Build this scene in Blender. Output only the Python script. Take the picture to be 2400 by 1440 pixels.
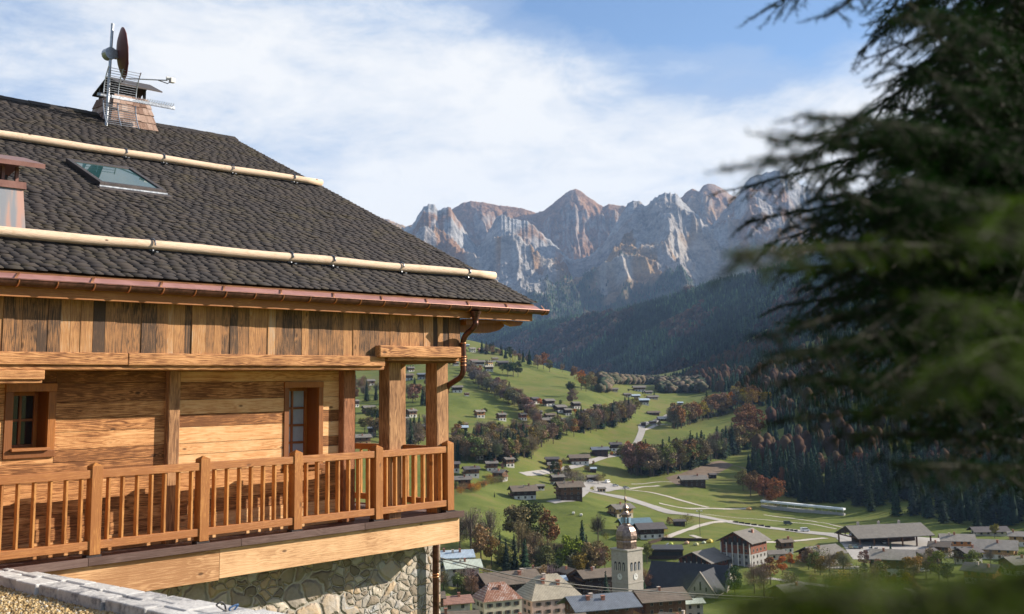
import bpy, math, random
import numpy as np
from mathutils import Vector, Matrix
random.seed(7); RNG = np.random.default_rng(7)
for o in list(bpy.data.objects): bpy.data.objects.remove(o)
C = bpy.context.scene.collection

# ---------------------------------------------------------------- camera
FPX, CX, CY = 2674.0, 1200.0, 511.0
TH, RO = math.radians(8.42), math.radians(-0.88)
FW = np.array([0, math.cos(TH), math.sin(TH)]); R0 = np.array([1., 0, 0]); U0 = np.cross(R0, FW)
CR = math.cos(RO)*R0 + math.sin(RO)*U0; CU = -math.sin(RO)*R0 + math.cos(RO)*U0
cam = bpy.data.cameras.new("Camera"); camo = bpy.data.objects.new("Camera", cam); C.objects.link(camo)
camo.matrix_world = Matrix(((CR[0], CU[0], -FW[0], 0), (CR[1], CU[1], -FW[1], 0), (CR[2], CU[2], -FW[2], 0), (0, 0, 0, 1)))
cam.sensor_width = 36; cam.lens = 36*FPX/2400; cam.shift_y = -(720-CY)/2400
cam.clip_start = 0.05; cam.clip_end = 40000
cam.dof.use_dof = True; cam.dof.focus_distance = 24; cam.dof.aperture_fstop = 3.2
bpy.context.scene.camera = camo

# ---------------------------------------------------------------- light
SUN = np.array([.8597, .2616, .4383]); SUN /= np.linalg.norm(SUN)
sl = bpy.data.lights.new("sun", 'SUN'); sl.energy = 5.0; sl.angle = math.radians(.5); sl.color = (1, .90, .76)
so = bpy.data.objects.new("sun", sl); C.objects.link(so); so.location = (60, 20, 60)
so.rotation_euler = Vector(-SUN).to_track_quat('-Z', 'Y').to_euler()
sc = bpy.context.scene
sc.view_settings.view_transform = 'Standard'; sc.view_settings.look = 'None'
sc.view_settings.exposure = 1.0; sc.view_settings.gamma = 1

def ray(px, py): return (px-CX)/FPX*CR - (py-CY)/FPX*CU + FW
def P(px, py, Y):
    d = ray(px, py); return d*Y/d[1]

# node helpers
def N(nt, t, **k):
    n = nt.nodes.new(t)
    for a, v in k.items():
        if a == 'i':
            for q, w in v.items(): n.inputs[q].default_value = w
        else: setattr(n, a, v)
    return n
def L(nt, a, b): nt.links.new(a, b)
def ramp(nt, fac, stops, interp='LINEAR'):
    r = nt.nodes.new('ShaderNodeValToRGB'); r.color_ramp.interpolation = interp
    el = r.color_ramp.elements
    while len(el) < len(stops): el.new(.5)
    for e, (p, c) in zip(el, stops):
        e.position = p; e.color = (c, c, c, 1) if isinstance(c, (int, float)) else (*c, 1)
    L(nt, fac, r.inputs[0]); return r
def mth(nt, op, a, b=None, c=None, clamp=False):
    n = nt.nodes.new('ShaderNodeMath'); n.operation = op; n.use_clamp = clamp
    for i, v in enumerate((a, b, c)):
        if v is None: continue
        if isinstance(v, (int, float)): n.inputs[i].default_value = v
        else: L(nt, v, n.inputs[i])
    return n.outputs[0]
def mixc(nt, f, a, b, mode='MIX'):
    n = nt.nodes.new('ShaderNodeMix'); n.data_type = 'RGBA'; n.blend_type = mode
    for s, v in ((n.inputs[0], f), (n.inputs[6], a), (n.inputs[7], b)):
        if isinstance(v, (int, float)): s.default_value = v
        elif isinstance(v, tuple): s.default_value = (*v, 1) if len(v) == 3 else v
        else: L(nt, v, s)
    return n.outputs[2]
def noise(nt, vec, scale, detail=4, rough=.55, dist=0, dim='3D'):
    n = N(nt, 'ShaderNodeTexNoise'); n.noise_dimensions = dim
    n.inputs['Scale'].default_value = scale; n.inputs['Detail'].default_value = detail
    n.inputs['Roughness'].default_value = rough; n.inputs['Distortion'].default_value = dist
    if vec is not None: L(nt, vec, n.inputs['Vector'])
    return n.outputs['Fac']

# ---------------------------------------------------------------- sky
W = bpy.data.worlds.new("World"); sc.world = W; W.use_nodes = True; nt = W.node_tree; nt.nodes.clear()
out = N(nt, 'ShaderNodeOutputWorld'); bg = N(nt, 'ShaderNodeBackground'); bg.inputs[1].default_value = .058
L(nt, bg.outputs[0], out.inputs[0])
sky = N(nt, 'ShaderNodeTexSky'); sky.sky_type = 'NISHITA'; sky.sun_disc = False
sky.sun_elevation = math.asin(SUN[2]); sky.sun_rotation = math.atan2(SUN[0], SUN[1]); sky.altitude = 1000
sky.air_density = 1.1; sky.dust_density = .4; sky.ozone_density = 2.5
tc = N(nt, 'ShaderNodeTexCoord'); D = tc.outputs['Generated']
mp = N(nt, 'ShaderNodeMapping'); mp.inputs['Scale'].default_value = (1, .6, 2.3); mp.inputs['Rotation'].default_value = (0, math.radians(-14), 0)
L(nt, D, mp.inputs[0]); V = mp.outputs[0]
n1 = noise(nt, V, 3.0, 7, .6, .5); n2 = noise(nt, V, 11, 6, .65, .4)
n4 = noise(nt, V, 30, 5, .6, .3)
cov = mth(nt, 'ADD', mth(nt, 'ADD', mth(nt, 'MULTIPLY', n1, 1.0), mth(nt, 'MULTIPLY', n2, .60)), mth(nt, 'MULTIPLY', n4, .12))
def blob(px, py, rad, w, cov, sx=1.0):
    d = ray(px, py); d = d/np.linalg.norm(d)
    s = N(nt, 'ShaderNodeVectorMath', operation='SUBTRACT'); L(nt, D, s.inputs[0]); s.inputs[1].default_value = tuple(d)
    m = N(nt, 'ShaderNodeVectorMath', operation='MULTIPLY'); L(nt, s.outputs[0], m.inputs[0]); m.inputs[1].default_value = (1/sx, 1, 1)
    l = N(nt, 'ShaderNodeVectorMath', operation='LENGTH'); L(nt, m.outputs[0], l.inputs[0])
    mr = N(nt, 'ShaderNodeMapRange'); mr.interpolation_type = 'SMOOTHSTEP'
    L(nt, l.outputs['Value'], mr.inputs[0]); mr.inputs[1].default_value = 0; mr.inputs[2].default_value = rad
    mr.inputs[3].default_value = w; mr.inputs[4].default_value = 0
    return mth(nt, 'ADD', cov, mr.outputs[0])
for b in ((1250, -10, .085, -.42, 1.6), (1560, 30, .14, -.75, 1.7), (1850, 60, .12, -.7, 1.6), (2200, -80, .2, -.3), (1700, 105, .045, .34, 2.2), (2000, 60, .05, .2), (2250, 350, .22, .25), (1650, 230, .17, .35, 1.5), (700, 120, .2, .26, 1.5), (300, 250, .16, .12), (1150, 200, .16, .25, 1.5),
          (1900, 330, .13, .3), (1300, 380, .2, .2), (0, 60, .12, -.05), (620, 330, .1, -.13, 2.2), (120, 150, .1, -.1, 1.5), (1000, 470, .1, .05, 2)): cov = blob(*b[:4], cov, *(b[4:]))
sepd = N(nt, 'ShaderNodeSeparateXYZ'); L(nt, D, sepd.inputs[0]); bk = N(nt, 'ShaderNodeMapRange'); bk.interpolation_type = 'SMOOTHSTEP'; L(nt, sepd.outputs[1], bk.inputs[0])
for i_, v_ in ((1, -.1), (2, .55), (3, -.30), (4, .03)): bk.inputs[i_].default_value = v_
cov = mth(nt, 'ADD', cov, bk.outputs[0])  # cloud thinned behind the camera, out of view, to lower the ambient light
mask = ramp(nt, cov, [(0, 0), (.36, .0), (.50, .42), (.66, .62), (.85, .93), (1.0, 1)]).outputs[0]
n3 = mth(nt, 'ADD', mth(nt, 'MULTIPLY', noise(nt, V, 4.5, 6, .6, .5), .9), mth(nt, 'MULTIPLY_ADD', noise(nt, V, 17, 6, .65, .5), .34, -.12))
ccol = ramp(nt, mth(nt, 'ADD', n3, mth(nt, 'MULTIPLY', cov, .26)), [(.60, (3.9, 4.9, 6.7)), (.69, (5.6, 6.3, 7.4)), (.78, (7.5, 7.7, 8.0)), (.88, (8.8, 8.7, 8.5))]).outputs[0]
sk = mixc(nt, 1.0, sky.outputs[0], (1.15, 1.2, 1.3), 'MULTIPLY')
L(nt, mixc(nt, mask, sk, ccol), bg.inputs[0])

# ---------------------------------------------------------------- mesh helpers
def tag(o, label=None, cat=None, group=None, kind=None):
    if label: o['label'] = label
    if cat: o['category'] = cat
    if group: o['group'] = group
    if kind: o['kind'] = kind
    return o
def empty(name, loc=(0, 0, 0), rz=0):
    o = bpy.data.objects.new(name, None); C.objects.link(o); o.location = loc; o.rotation_euler = (0, 0, rz)
    o.empty_display_size = .2; return o
class MB:
    def __init__(s): s.v = []; s.f = []; s.m = []
    def box(s, x0, x1, y0, y1, z0, z1, m=0):
        b = len(s.v); s.v += [(x0, y0, z0), (x1, y0, z0), (x1, y1, z0), (x0, y1, z0), (x0, y0, z1), (x1, y0, z1), (x1, y1, z1), (x0, y1, z1)]
        for q in ((3, 2, 1, 0), (4, 5, 6, 7), (0, 1, 5, 4), (1, 2, 6, 5), (2, 3, 7, 6), (3, 0, 4, 7)):
            s.f.append(tuple(b+i for i in q)); s.m.append(m)
        return s
    def poly(s, pts, m=0):
        b = len(s.v); s.v += [tuple(p) for p in pts]; s.f.append(tuple(range(b, b+len(pts)))); s.m.append(m); return s
    def prism(s, prof, vec, m=0):           # closed profile (list of 3d points) extruded by vec
        n = len(prof); b = len(s.v); s.v += [tuple(p) for p in prof]; s.v += [tuple(np.add(p, vec)) for p in prof]
        s.f.append(tuple(b+i for i in reversed(range(n)))); s.f.append(tuple(b+n+i for i in range(n))); s.m += [m, m]
        for i in range(n):
            j = (i+1) % n; s.f.append((b+i, b+j, b+n+j, b+n+i)); s.m.append(m)
        return s
    def tube(s, pts, r, n=10, m=0, cap=True):
        pts = [np.array(p, float) for p in pts]; rs = r if isinstance(r, (list, tuple)) else [r]*len(pts)
        b = len(s.v); up = None
        for i, p in enumerate(pts):
            t = (pts[min(i+1, len(pts)-1)] - pts[max(i-1, 0)]); t = t/(np.linalg.norm(t)+1e-9)
            if up is None:
                up = np.cross(t, [0, 0, 1.]) if abs(t[2]) < .9 else np.cross(t, [1., 0, 0])
            up = up - t*(up@t); up /= np.linalg.norm(up); sd = np.cross(t, up)
            for k in range(n):
                a = 2*math.pi*k/n; s.v.append(tuple(p + rs[i]*(math.cos(a)*up+math.sin(a)*sd)))
        for i in range(len(pts)-1):
            for k in range(n):
                k2 = (k+1) % n; s.f.append((b+i*n+k, b+i*n+k2, b+(i+1)*n+k2, b+(i+1)*n+k)); s.m.append(m)
        if cap:
            s.f.append(tuple(b+k for k in reversed(range(n)))); s.f.append(tuple(b+(len(pts)-1)*n+k for k in range(n))); s.m += [m, m]
        return s
    def lathe(s, prof, n=8, c=(0, 0), rot=0, m=0):   # prof list of (r,z)
        b = len(s.v)
        for r, z in prof:
            for k in range(n):
                a = rot+2*math.pi*k/n; s.v.append((c[0]+r*math.cos(a), c[1]+r*math.sin(a), z))
        for i in range(len(prof)-1):
            for k in range(n):
                k2 = (k+1) % n; s.f.append((b+i*n+k, b+i*n+k2, b+(i+1)*n+k2, b+(i+1)*n+k)); s.m.append(m)
        return s
    def mesh(s, name, mats):
        me = bpy.data.meshes.new(name); me.from_pydata([tuple(map(float, v)) for v in s.v], [], s.f)
        for mt in (mats if isinstance(mats, (list, tuple)) else [mats]): me.materials.append(mt)
        if any(s.m): me.polygons.foreach_set('material_index', s.m)
        me.update(); return me
    def build(s, name, mats, parent=None, loc=(0, 0, 0), smooth=False, bevel=0):
        me = s.mesh(name, mats)
        if smooth: me.polygons.foreach_set('use_smooth', [True]*len(me.polygons))
        o = bpy.data.objects.new(name, me); C.objects.link(o); o.location = loc
        if parent: o.parent = parent
        if bevel:
            b = o.modifiers.new('bevel', 'BEVEL'); b.width = bevel; b.segments = 2; b.limit_method = 'ANGLE'
        return o
def npmesh(name, V, F, mats, cols=None, smooth=False, mi=None):
    """V (n,3), F (m,k) arrays -> mesh datablock"""
    me = bpy.data.meshes.new(name); V = np.ascontiguousarray(V, np.float32); F = np.ascontiguousarray(F, np.int32); k = F.shape[1]
    me.vertices.add(len(V)); me.vertices.foreach_set('co', V.ravel())
    me.loops.add(F.size); me.loops.foreach_set('vertex_index', F.ravel())
    me.polygons.add(len(F)); me.polygons.foreach_set('loop_start', np.arange(0, F.size, k, dtype=np.int32))
    me.polygons.foreach_set('loop_total', np.full(len(F), k, np.int32))
    if smooth: me.polygons.foreach_set('use_smooth', np.ones(len(F), bool))
    if mi is not None: me.polygons.foreach_set('material_index', np.ascontiguousarray(mi, np.int32))
    if cols is not None:
        a = me.color_attributes.new('Col', 'FLOAT_COLOR', 'POINT')
        a.data.foreach_set('color', np.ascontiguousarray(np.c_[cols, np.ones(len(cols))], np.float32).ravel())
    for m in (mats if isinstance(mats, (list, tuple)) else [mats]): me.materials.append(m)
    me.update(calc_edges=True); me.validate(); return me
def addmesh(name, me, parent=None):
    o = bpy.data.objects.new(name, me); C.objects.link(o)
    if parent: o.parent = parent
    return o
def hash2(ix, iy, s=0):
    h = (ix.astype(np.int64)*374761393 + iy.astype(np.int64)*668265263 + s*974634777) & 0xffffffff
    h = ((h ^ (h >> 13))*1274126177) & 0xffffffff
    return ((h ^ (h >> 16)) & 0xffff)/65535.0
def vnoise(x, y, s=0):
    ix = np.floor(x); iy = np.floor(y); fx = x-ix; fy = y-iy; fx = fx*fx*fx*(fx*(fx*6-15)+10); fy = fy*fy*fy*(fy*(fy*6-15)+10)
    a = hash2(ix, iy, s); b = hash2(ix+1, iy, s); c = hash2(ix, iy+1, s); d = hash2(ix+1, iy+1, s)
    return (a*(1-fx)+b*fx)*(1-fy)+(c*(1-fx)+d*fx)*fy
def fbm(x, y, o=5, s=0, g=.5, ridged=False):
    t = 0; a = 1; w = 0
    for i in range(o):
        n = vnoise(x, y, s+i*17)
        if ridged: n = 1-abs(2*n-1); n = n*n
        t = t+a*n; w += a; a *= g; x = x*2.03+11.3; y = y*2.03+5.7
    return t/w

# ---------------------------------------------------------------- ground relief
CP = [(1100,1600,230),(1400,1560,270),(1150,1480,350),(1350,1480,380),(1500,1450,400),(1650,1450,410),(1850,1430,430),(2050,1410,440),(2250,1400,450),(2400,1395,450),
 (1060,1400,440),(1250,1330,520),(1450,1290,560),(1480,1395,470),(1750,1322,500),(1900,1310,530),(2100,1290,560),(2300,1275,590),(1985,1205,700),(1785,1200,720),(2200,1235,640),(2400,1240,640),
 (1600,1230,640),(1600,1180,720),(1600,1140,780),(1500,1150,760),(1225,1168,670),(1330,1170,665),(1240,1235,600),(1100,1155,650),(1100,1250,530),(1290,1100,800),(1390,1085,840),(1450,1068,880),(1110,1125,700),
 (1200,1060,800),(1500,1010,1040),(1505,980,1160),(1600,965,1250),(1590,1010,1050),(1500,945,1270),(1500,917,1420),(1560,905,1650),(1560,899,2300),(1400,898,2300),(1640,893,1900),
 (1090,920,1070),(1115,985,950),(1165,986,955),(1225,986,985),(1290,966,1020),(1380,975,1040),(1240,1016,940),(1400,1020,1000),(1115,826,1600),(1140,857,1330),(1190,857,1350),(1100,797,1750),(1160,822,1650),(1250,852,1550),(1320,875,1450),(1400,893,1400),
 (1100,860,2200),(1250,885,2000),(1380,900,1800),(1200,905,1200),(1300,932,1130),(1380,930,1170),(1100,870,1250),(1350,890,1330),(1150,950,1020),
 (850,1042,760),(850,960,960),(850,890,1250),(960,880,1200),(980,1015,850),(960,976,930),(960,800,1700),(700,790,1600),(400,740,1700),(0,690,1700),(0,1000,800),(300,1150,500),(0,1400,250),(700,1300,400),(950,1200,600),
 (1760,1110,850),(1700,1130,820),(1780,1035,1000),(1600,1075,900),(1480,1105,840),(1740,990,1090),(1740,955,1200),(1640,975,1180),(1640,900,1800),(1820,800,1900),(1900,1080,860),(1900,980,1000),(2000,900,1150),(2000,1120,800),(2100,1000,900),(2200,1060,820),(2300,980,900),(2400,1080,760),(2400,900,950),
 (2100,760,1500),(2400,700,1400),(1700,850,1900),(2000,640,1900),(2400,480,1800),(1820,770,2300),(2600,600,1200),(2600,1300,500)]
pts = [P(*c) for c in CP] + [np.array(p, float) for p in ((0,-60,-4),(40,-60,0),(-60,-60,12),(0,0,-2.4),(12,4,-5),(-6,2,-2.6),(0,9,-5),(5,14,-8),(-9,11,-3),(-14,16,-2),(-8,22,-6.5),(2,24,-9.5),(0,32,-13),(-12,34,-9),(10,30,-14),(0,100,-35),(-60,110,-18),(60,100,-38),(0,180,-54),(-90,200,-40),(120,200,-60),(150,60,-30),(-150,80,25),(30,20,-12),(-200,300,-20),(300,250,-50),
   (1500,1000,100),(1400,300,120),(-900,400,150),(-1000,1000,180),(-1200,1800,400),(1700,2200,500),(0,-200,20),(300,-100,20),(-300,-100,60))]
pts = np.array(pts)
def uv(X, Y): s = np.hypot(X, Y+60)+20; return np.arctan2(X, Y+60)*2.2, np.log(s)
pu, pv = uv(pts[:, 0], pts[:, 1])
def tk(d2): return .5*d2*np.log(d2+1e-12)
Kd = tk((pu[:, None]-pu)**2+(pv[:, None]-pv)**2) + np.eye(len(pts))*2e-4
Pm = np.c_[np.ones(len(pts)), pu, pv]; A = np.block([[Kd, Pm], [Pm.T, np.zeros((3, 3))]])
# solve for slope (z divided by distance) so that near and far are weighted alike
sd = np.exp(pv); sol = np.linalg.solve(A, np.r_[pts[:, 2]/sd, 0, 0, 0])
GU = np.linspace(-3.6, 3.6, 640); GV = np.linspace(math.log(22), math.log(2600), 620)
gu, gv = np.meshgrid(GU, GV)
GZ = np.zeros(gu.shape)
for i in range(len(GV)):
    d2 = (gu[i][:, None]-pu)**2+(gv[i][:, None]-pv)**2
    GZ[i] = tk(d2)@sol[:-3] + sol[-3] + sol[-2]*gu[i] + sol[-1]*gv[i]
S = np.exp(gv); GZ *= S; rr = S-20; GX = rr*np.sin(gu/2.2); GY = rr*np.cos(gu/2.2)-60
far = np.clip((GY-150)/400, 0, 1)
GZ += far*((fbm(GX/90, GY/90, 4, 3)-.5)*7 + (fbm(GX/25, GY/25, 3, 9)-.5)*1.6) + (fbm(GX/6, GY/6, 3, 5)-.5)*.3
def ground(X, Y):
    u, v = uv(X, Y); a = min(max((u-GU[0])/(GU[1]-GU[0]), 0), len(GU)-1.001); b = min(max((v-GV[0])/(GV[1]-GV[0]), 0), len(GV)-1.001)
    i, j = int(a), int(b); a -= i; b -= j
    return float((GZ[j, i]*(1-a)+GZ[j, i+1]*a)*(1-b)+(GZ[j+1, i]*(1-a)+GZ[j+1, i+1]*a)*b)
def hit(px, py, y0=150, y1=2500):
    """first point where the line of sight meets the ground"""
    d = ray(px, py); d = d/d[1]; Y = y0; st = 1.012
    while Y < y1:
        if d[2]*Y < ground(d[0]*Y, Y):
            lo, hi = Y/st, Y
            for _ in range(12):
                m = (lo+hi)/2
                if d[2]*m < ground(d[0]*m, m): hi = m
                else: lo = m
            return np.array([d[0]*hi, hi, ground(d[0]*hi, hi)])
        Y *= st
    return None

def new_mat(name, rough=.8):
    m = bpy.data.materials.new(name); m.use_nodes = True; nt = m.node_tree; b = nt.nodes['Principled BSDF']
    b.inputs['Roughness'].default_value = rough; b.inputs['Specular IOR Level'].default_value = .3; return m, nt, b
def bump(nt, b, h, strength=.4, dist=.02):
    n = N(nt, 'ShaderNodeBump'); n.inputs['Strength'].default_value = strength; n.inputs['Distance'].default_value = dist
    L(nt, h, n.inputs['Height']); L(nt, n.outputs[0], b.inputs['Normal'])
m_grass, nt, b = new_mat('meadow', .95); b.inputs['Specular IOR Level'].default_value = .1
g = N(nt, 'ShaderNodeNewGeometry').outputs['Position']
a1 = noise(nt, g, .008, 7, .65, 1.0); a2 = noise(nt, g, .09, 6, .65); a3 = noise(nt, g, 1.2, 4, .6)
f = mth(nt, 'ADD', mth(nt, 'MULTIPLY', a1, .5), mth(nt, 'ADD', mth(nt, 'MULTIPLY', a2, .35), mth(nt, 'MULTIPLY', a3, .2)))
c = ramp(nt, f, [(.34, (.036, .054, .012)), (.43, (.070, .092, .017)), (.52, (.105, .126, .026)), (.60, (.138, .132, .038)), (.69, (.135, .105, .05)), (.8, (.11, .075, .045))]).outputs[0]
L(nt, c, b.inputs['Base Color']); bump(nt, b, a3, .5, .3)
nr, ncl = GZ.shape; idx = np.arange(nr*ncl).reshape(nr, ncl)
F = np.c_[idx[:-1, :-1].ravel(), idx[:-1, 1:].ravel(), idx[1:, 1:].ravel(), idx[1:, :-1].ravel()]
tag(addmesh('ground', npmesh('ground', np.c_[GX.ravel(), GY.ravel(), GZ.ravel()], F, m_grass, smooth=True)), kind='structure')

# ---------------------------------------------------------------- mountains
m_rock, nt, b = new_mat('mountain', .95); b.inputs['Specular IOR Level'].default_value = .1
ca = N(nt, 'ShaderNodeVertexColor'); ca.layer_name = 'Col'
g = N(nt, 'ShaderNodeNewGeometry').outputs['Position']
a1 = noise(nt, g, .012, 8, .68); a2 = noise(nt, g, .05, 6, .7)
v = mth(nt, 'ADD', mth(nt, 'MULTIPLY', a1, 2.4), mth(nt, 'MULTIPLY', a2, 1.5)); 
cc = N(nt, 'ShaderNodeVectorMath', operation='MULTIPLY'); L(nt, ca.outputs[0], cc.inputs[0]); 
cmb = N(nt, 'ShaderNodeCombineXYZ'); vv = mth(nt, 'MAXIMUM', mth(nt, 'SUBTRACT', v, .98), .15)
for i in range(3): L(nt, vv, cmb.inputs[i])
L(nt, cmb.outputs[0], cc.inputs[1]); L(nt, cc.outputs[0], b.inputs['Base Color'])
bump(nt, b, mth(nt, 'ADD', a1, mth(nt, 'MULTIPLY', a2, .4)), .9, 30)

def lerp1(x, xs, ys): return np.interp(x, xs, ys)
def sstep(x, a, b): t = np.clip((x-a)/(b-a), 0, 1); return t*t*(3-2*t)
ROCK = np.array([.28, .275, .275]); BROWN = np.array([.23, .128, .070]); TAN = np.array([.27, .19, .105]); SCREE = np.array([.31, .28, .25]); WOODY = np.array([.028, .042, .030])
def range_mesh(name, sil, Yr, Yb, base, nu, nv, seed, amp, rocky, gull, profile=1.25, floor=None):
    """a mountain chain: crest through the silhouette points at distance Yr, foot at Yb, fanning down in spurs, with its far side behind"""
    u = np.linspace(sil[0][0], sil[-1][0], nu); t = np.linspace(-.35, 1, nv); uu, tt = np.meshgrid(u, t)
    tp = np.clip(tt, 0, 1)
    Yc = Yr+(Yb-Yr)*tt
    Xr = (uu-CX)/FPX*Yc*(1.012)
    sx = [p[0] for p in sil]; sy = [p[1] for p in sil]
    warp = (fbm(uu/70+9, tt*3, 3, seed+3)-.5)*150*tp + (fbm(uu/22, tt*7, 2, seed+8)-.5)*26*tp
    H = lerp1(uu+warp, sx, sy)
    H = H + (fbm(uu/9, tt*0, 3, seed+5, ridged=True)-.4)*-7*rocky*(1-tp)
    def zat(py, Y, px): return -(py-(907-.0153*(px-1200)))/FPX*Y
    zr = zat(H, Yr, uu); zb = zat(lerp1(uu, [p[0] for p in base], [p[1] for p in base]), Yb, uu)
    z = zb+(zr-zb)*(1-tp)**profile
    k = np.minimum(1, tp*5+.04)*np.clip((1-tp)*3, 0, 1)
    X = Xr; Y = Yc
    rg = fbm(X/560, Y/560, 7, seed, .55, True); lo = fbm(X/1100, Y/1100, 4, seed+31)
    gl = fbm(X/85 + (lo-.5)*10, Y/650, 5, seed+12, .6, True)
    z = z+k*(1-.62*tp)*amp*((rg-.45)*1.5 + (lo-.5)*1.0) + k*gull*(1-.6*tp)*(gl-.4)
    z = np.where(tt < 0, zr+tt*1200*.9, z)
    dzx = np.gradient(z, axis=1)/np.maximum(np.gradient(X, axis=1), 1); dzy = np.gradient(z, axis=0)/np.minimum(np.gradient(Y, axis=0), -1)
    st = np.hypot(dzx, dzy)
    return X, Y, z, st, tp, uu, rg, lo, gl
def grid_obj(name, X, Y, Z, col, mat, kind='structure'):
    nr, nc = X.shape; idx = np.arange(nr*nc).reshape(nr, nc)
    F = np.c_[idx[:-1, :-1].ravel(), idx[1:, :-1].ravel(), idx[1:, 1:].ravel(), idx[:-1, 1:].ravel()]
    return tag(addmesh(name, npmesh(name, np.c_[X.ravel(), Y.ravel(), Z.ravel()], F, mat, cols=col.reshape(-1, 3), smooth=True)), kind=kind)
def mixa(a, b, t): return a*(1-t[..., None])+b*t[..., None]
# back chain, brown grassy peaks
sil = [(300,560),(700,505),(860,500),(885,508),(905,514),(930,524),(950,532),(1000,520),(1050,500),(1066,486),(1085,474),(1105,470),(1130,473),(1160,479),(1190,483),(1225,488),(1255,498),(1275,492),(1300,472),(1325,452),(1340,443),(1350,441),(1362,446),(1375,456),(1395,471),(1415,484),(1428,478),(1445,481),(1475,485),(1540,486),(1578,474),(1590,466),(1600,460),(1612,447),(1625,440),(1640,449),(1652,433),(1662,430),(1680,433),(1700,445),(1716,458),(1800,480),(1900,500),(2400,520)]
X, Y, Z, st, tp, uu, rg, lo, gl = range_mesh('back', sil, 9000, 7400, [(300,760),(2400,760)], 900, 170, 40, 170, .4, 185, 1.1)
col = mixa(BROWN, TAN, sstep(lo+.3*(rg-.5), .45, .7)); col = mixa(col, SCREE, sstep(gl, .66, .85)*.35); col = mixa(col, ROCK, sstep(st, 1.8, 2.4)*.6)
grid_obj('mountain_back', X, Y, Z, col, m_rock)
# front chain, pale limestone towers over brown slopes, scree and wooded foot
sil = [(300,640),(800,600),(900,560),(940,540),(965,530),(975,515),(985,497),(995,484),(1005,480),(1018,481),(1028,494),(1036,490),(1045,485),(1056,487),(1066,502),(1080,525),(1100,560),(1118,585),(1135,560),(1150,535),(1162,512),(1175,504),(1188,507),(1200,514),(1222,520),(1235,517),(1248,528),(1265,545),(1285,562),(1310,585),(1340,612),(1380,600),(1410,575),(1432,545),(1450,512),(1462,490),(1475,474),(1487,470),(1500,473),(1512,487),(1522,478),(1534,463),(1548,458),(1562,452),(1575,455),(1585,452),(1598,470),(1615,488),(1640,512),(1662,530),(1680,515),(1700,490),(1720,472),(1735,455),(1750,428),(1762,413),(1780,405),(1800,402),(1830,395),(1850,402),(1880,430),(1950,455),(2100,470),(2400,430)]
X, Y, Z, st, tp, uu, rg, lo, gl = range_mesh('front', sil, 7000, 4700, [(300,800),(1200,800),(1500,775),(1700,720),(1850,670),(2400,600)], 1200, 420, 71, 300, 1.0, 38, 1.9)
vis = -Z/Y*FPX+907
col = mixa(BROWN, TAN, sstep(lo+.4*(rg-.5), .5, .75)*.7)
col = mixa(col, SCREE, sstep(fbm(X/260+5, Y/500, 4, 91), .5, .62)*sstep(tp, .1, .3)*(1-sstep(tp, .5, .75)))
rk = fbm(X/170, Y/420, 5, 61); crest = 1-sstep(tp+(rk-.5)*.8, .02, .12)
col = mixa(col, ROCK, np.clip(np.maximum(crest, sstep(rk+(lo-.5)*.55-tp*.14, .57, .63)*.75)*(1-sstep(tp, .5, .72)), 0, 1))
fst = sstep(tp+(fbm(X/300, Y/300, 4, 55)-.5)*.8, .50, .60)
col = mixa(col, WOODY, fst*.85)
grid_obj('mountain_front', X, Y, Z, col, m_rock)
FR = (X, Y, Z, fst, tp)
# the shaded wooded flank, rising to the right
u = np.linspace(900, 2700, 420)
topx = [900,1080,1130,1300,1450,1530,1600,1700,1830,1950,2100,2400,2700]; topy = [822,792,782,757,735,714,690,662,632,590,540,470,420]
t = np.linspace(-.5, 1, 200); uu, tt = np.meshgrid(u, t); k0 = .004; tb = np.clip(tt, 0, 1)
ktop = (907-.0153*(uu-1200)-lerp1(uu, topx, topy))/FPX; kk = k0+(ktop-k0)*(1-tb)**1.0
uq = (uu-1200)/FPX; Y = -700/(np.minimum(kk-.5*uq-.2, -.08)); Y = np.minimum(Y, 5200)
Y = Y - np.minimum(tt, 0)*900
X = uq*Y*1.012; Z = np.where(tt < 0, ktop*Y*1+tt*500, kk*Y)
Z = Z + ((fbm(X/300, Y/300, 5, 77, .5, True)-.5)*50 + (fbm(X/60, Y/60, 3, 78)-.5)*14)*np.clip(tb*6, 0, 1)
col = mixa(np.array([.022, .034, .026]), np.array([.055, .036, .028]), sstep(fbm(X/200, Y/200, 4, 15), .5, .7)*.7)
grid_obj('hillside', X, Y, Z, col, m_rock)
HS = (X, Y, Z, tb)

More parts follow.
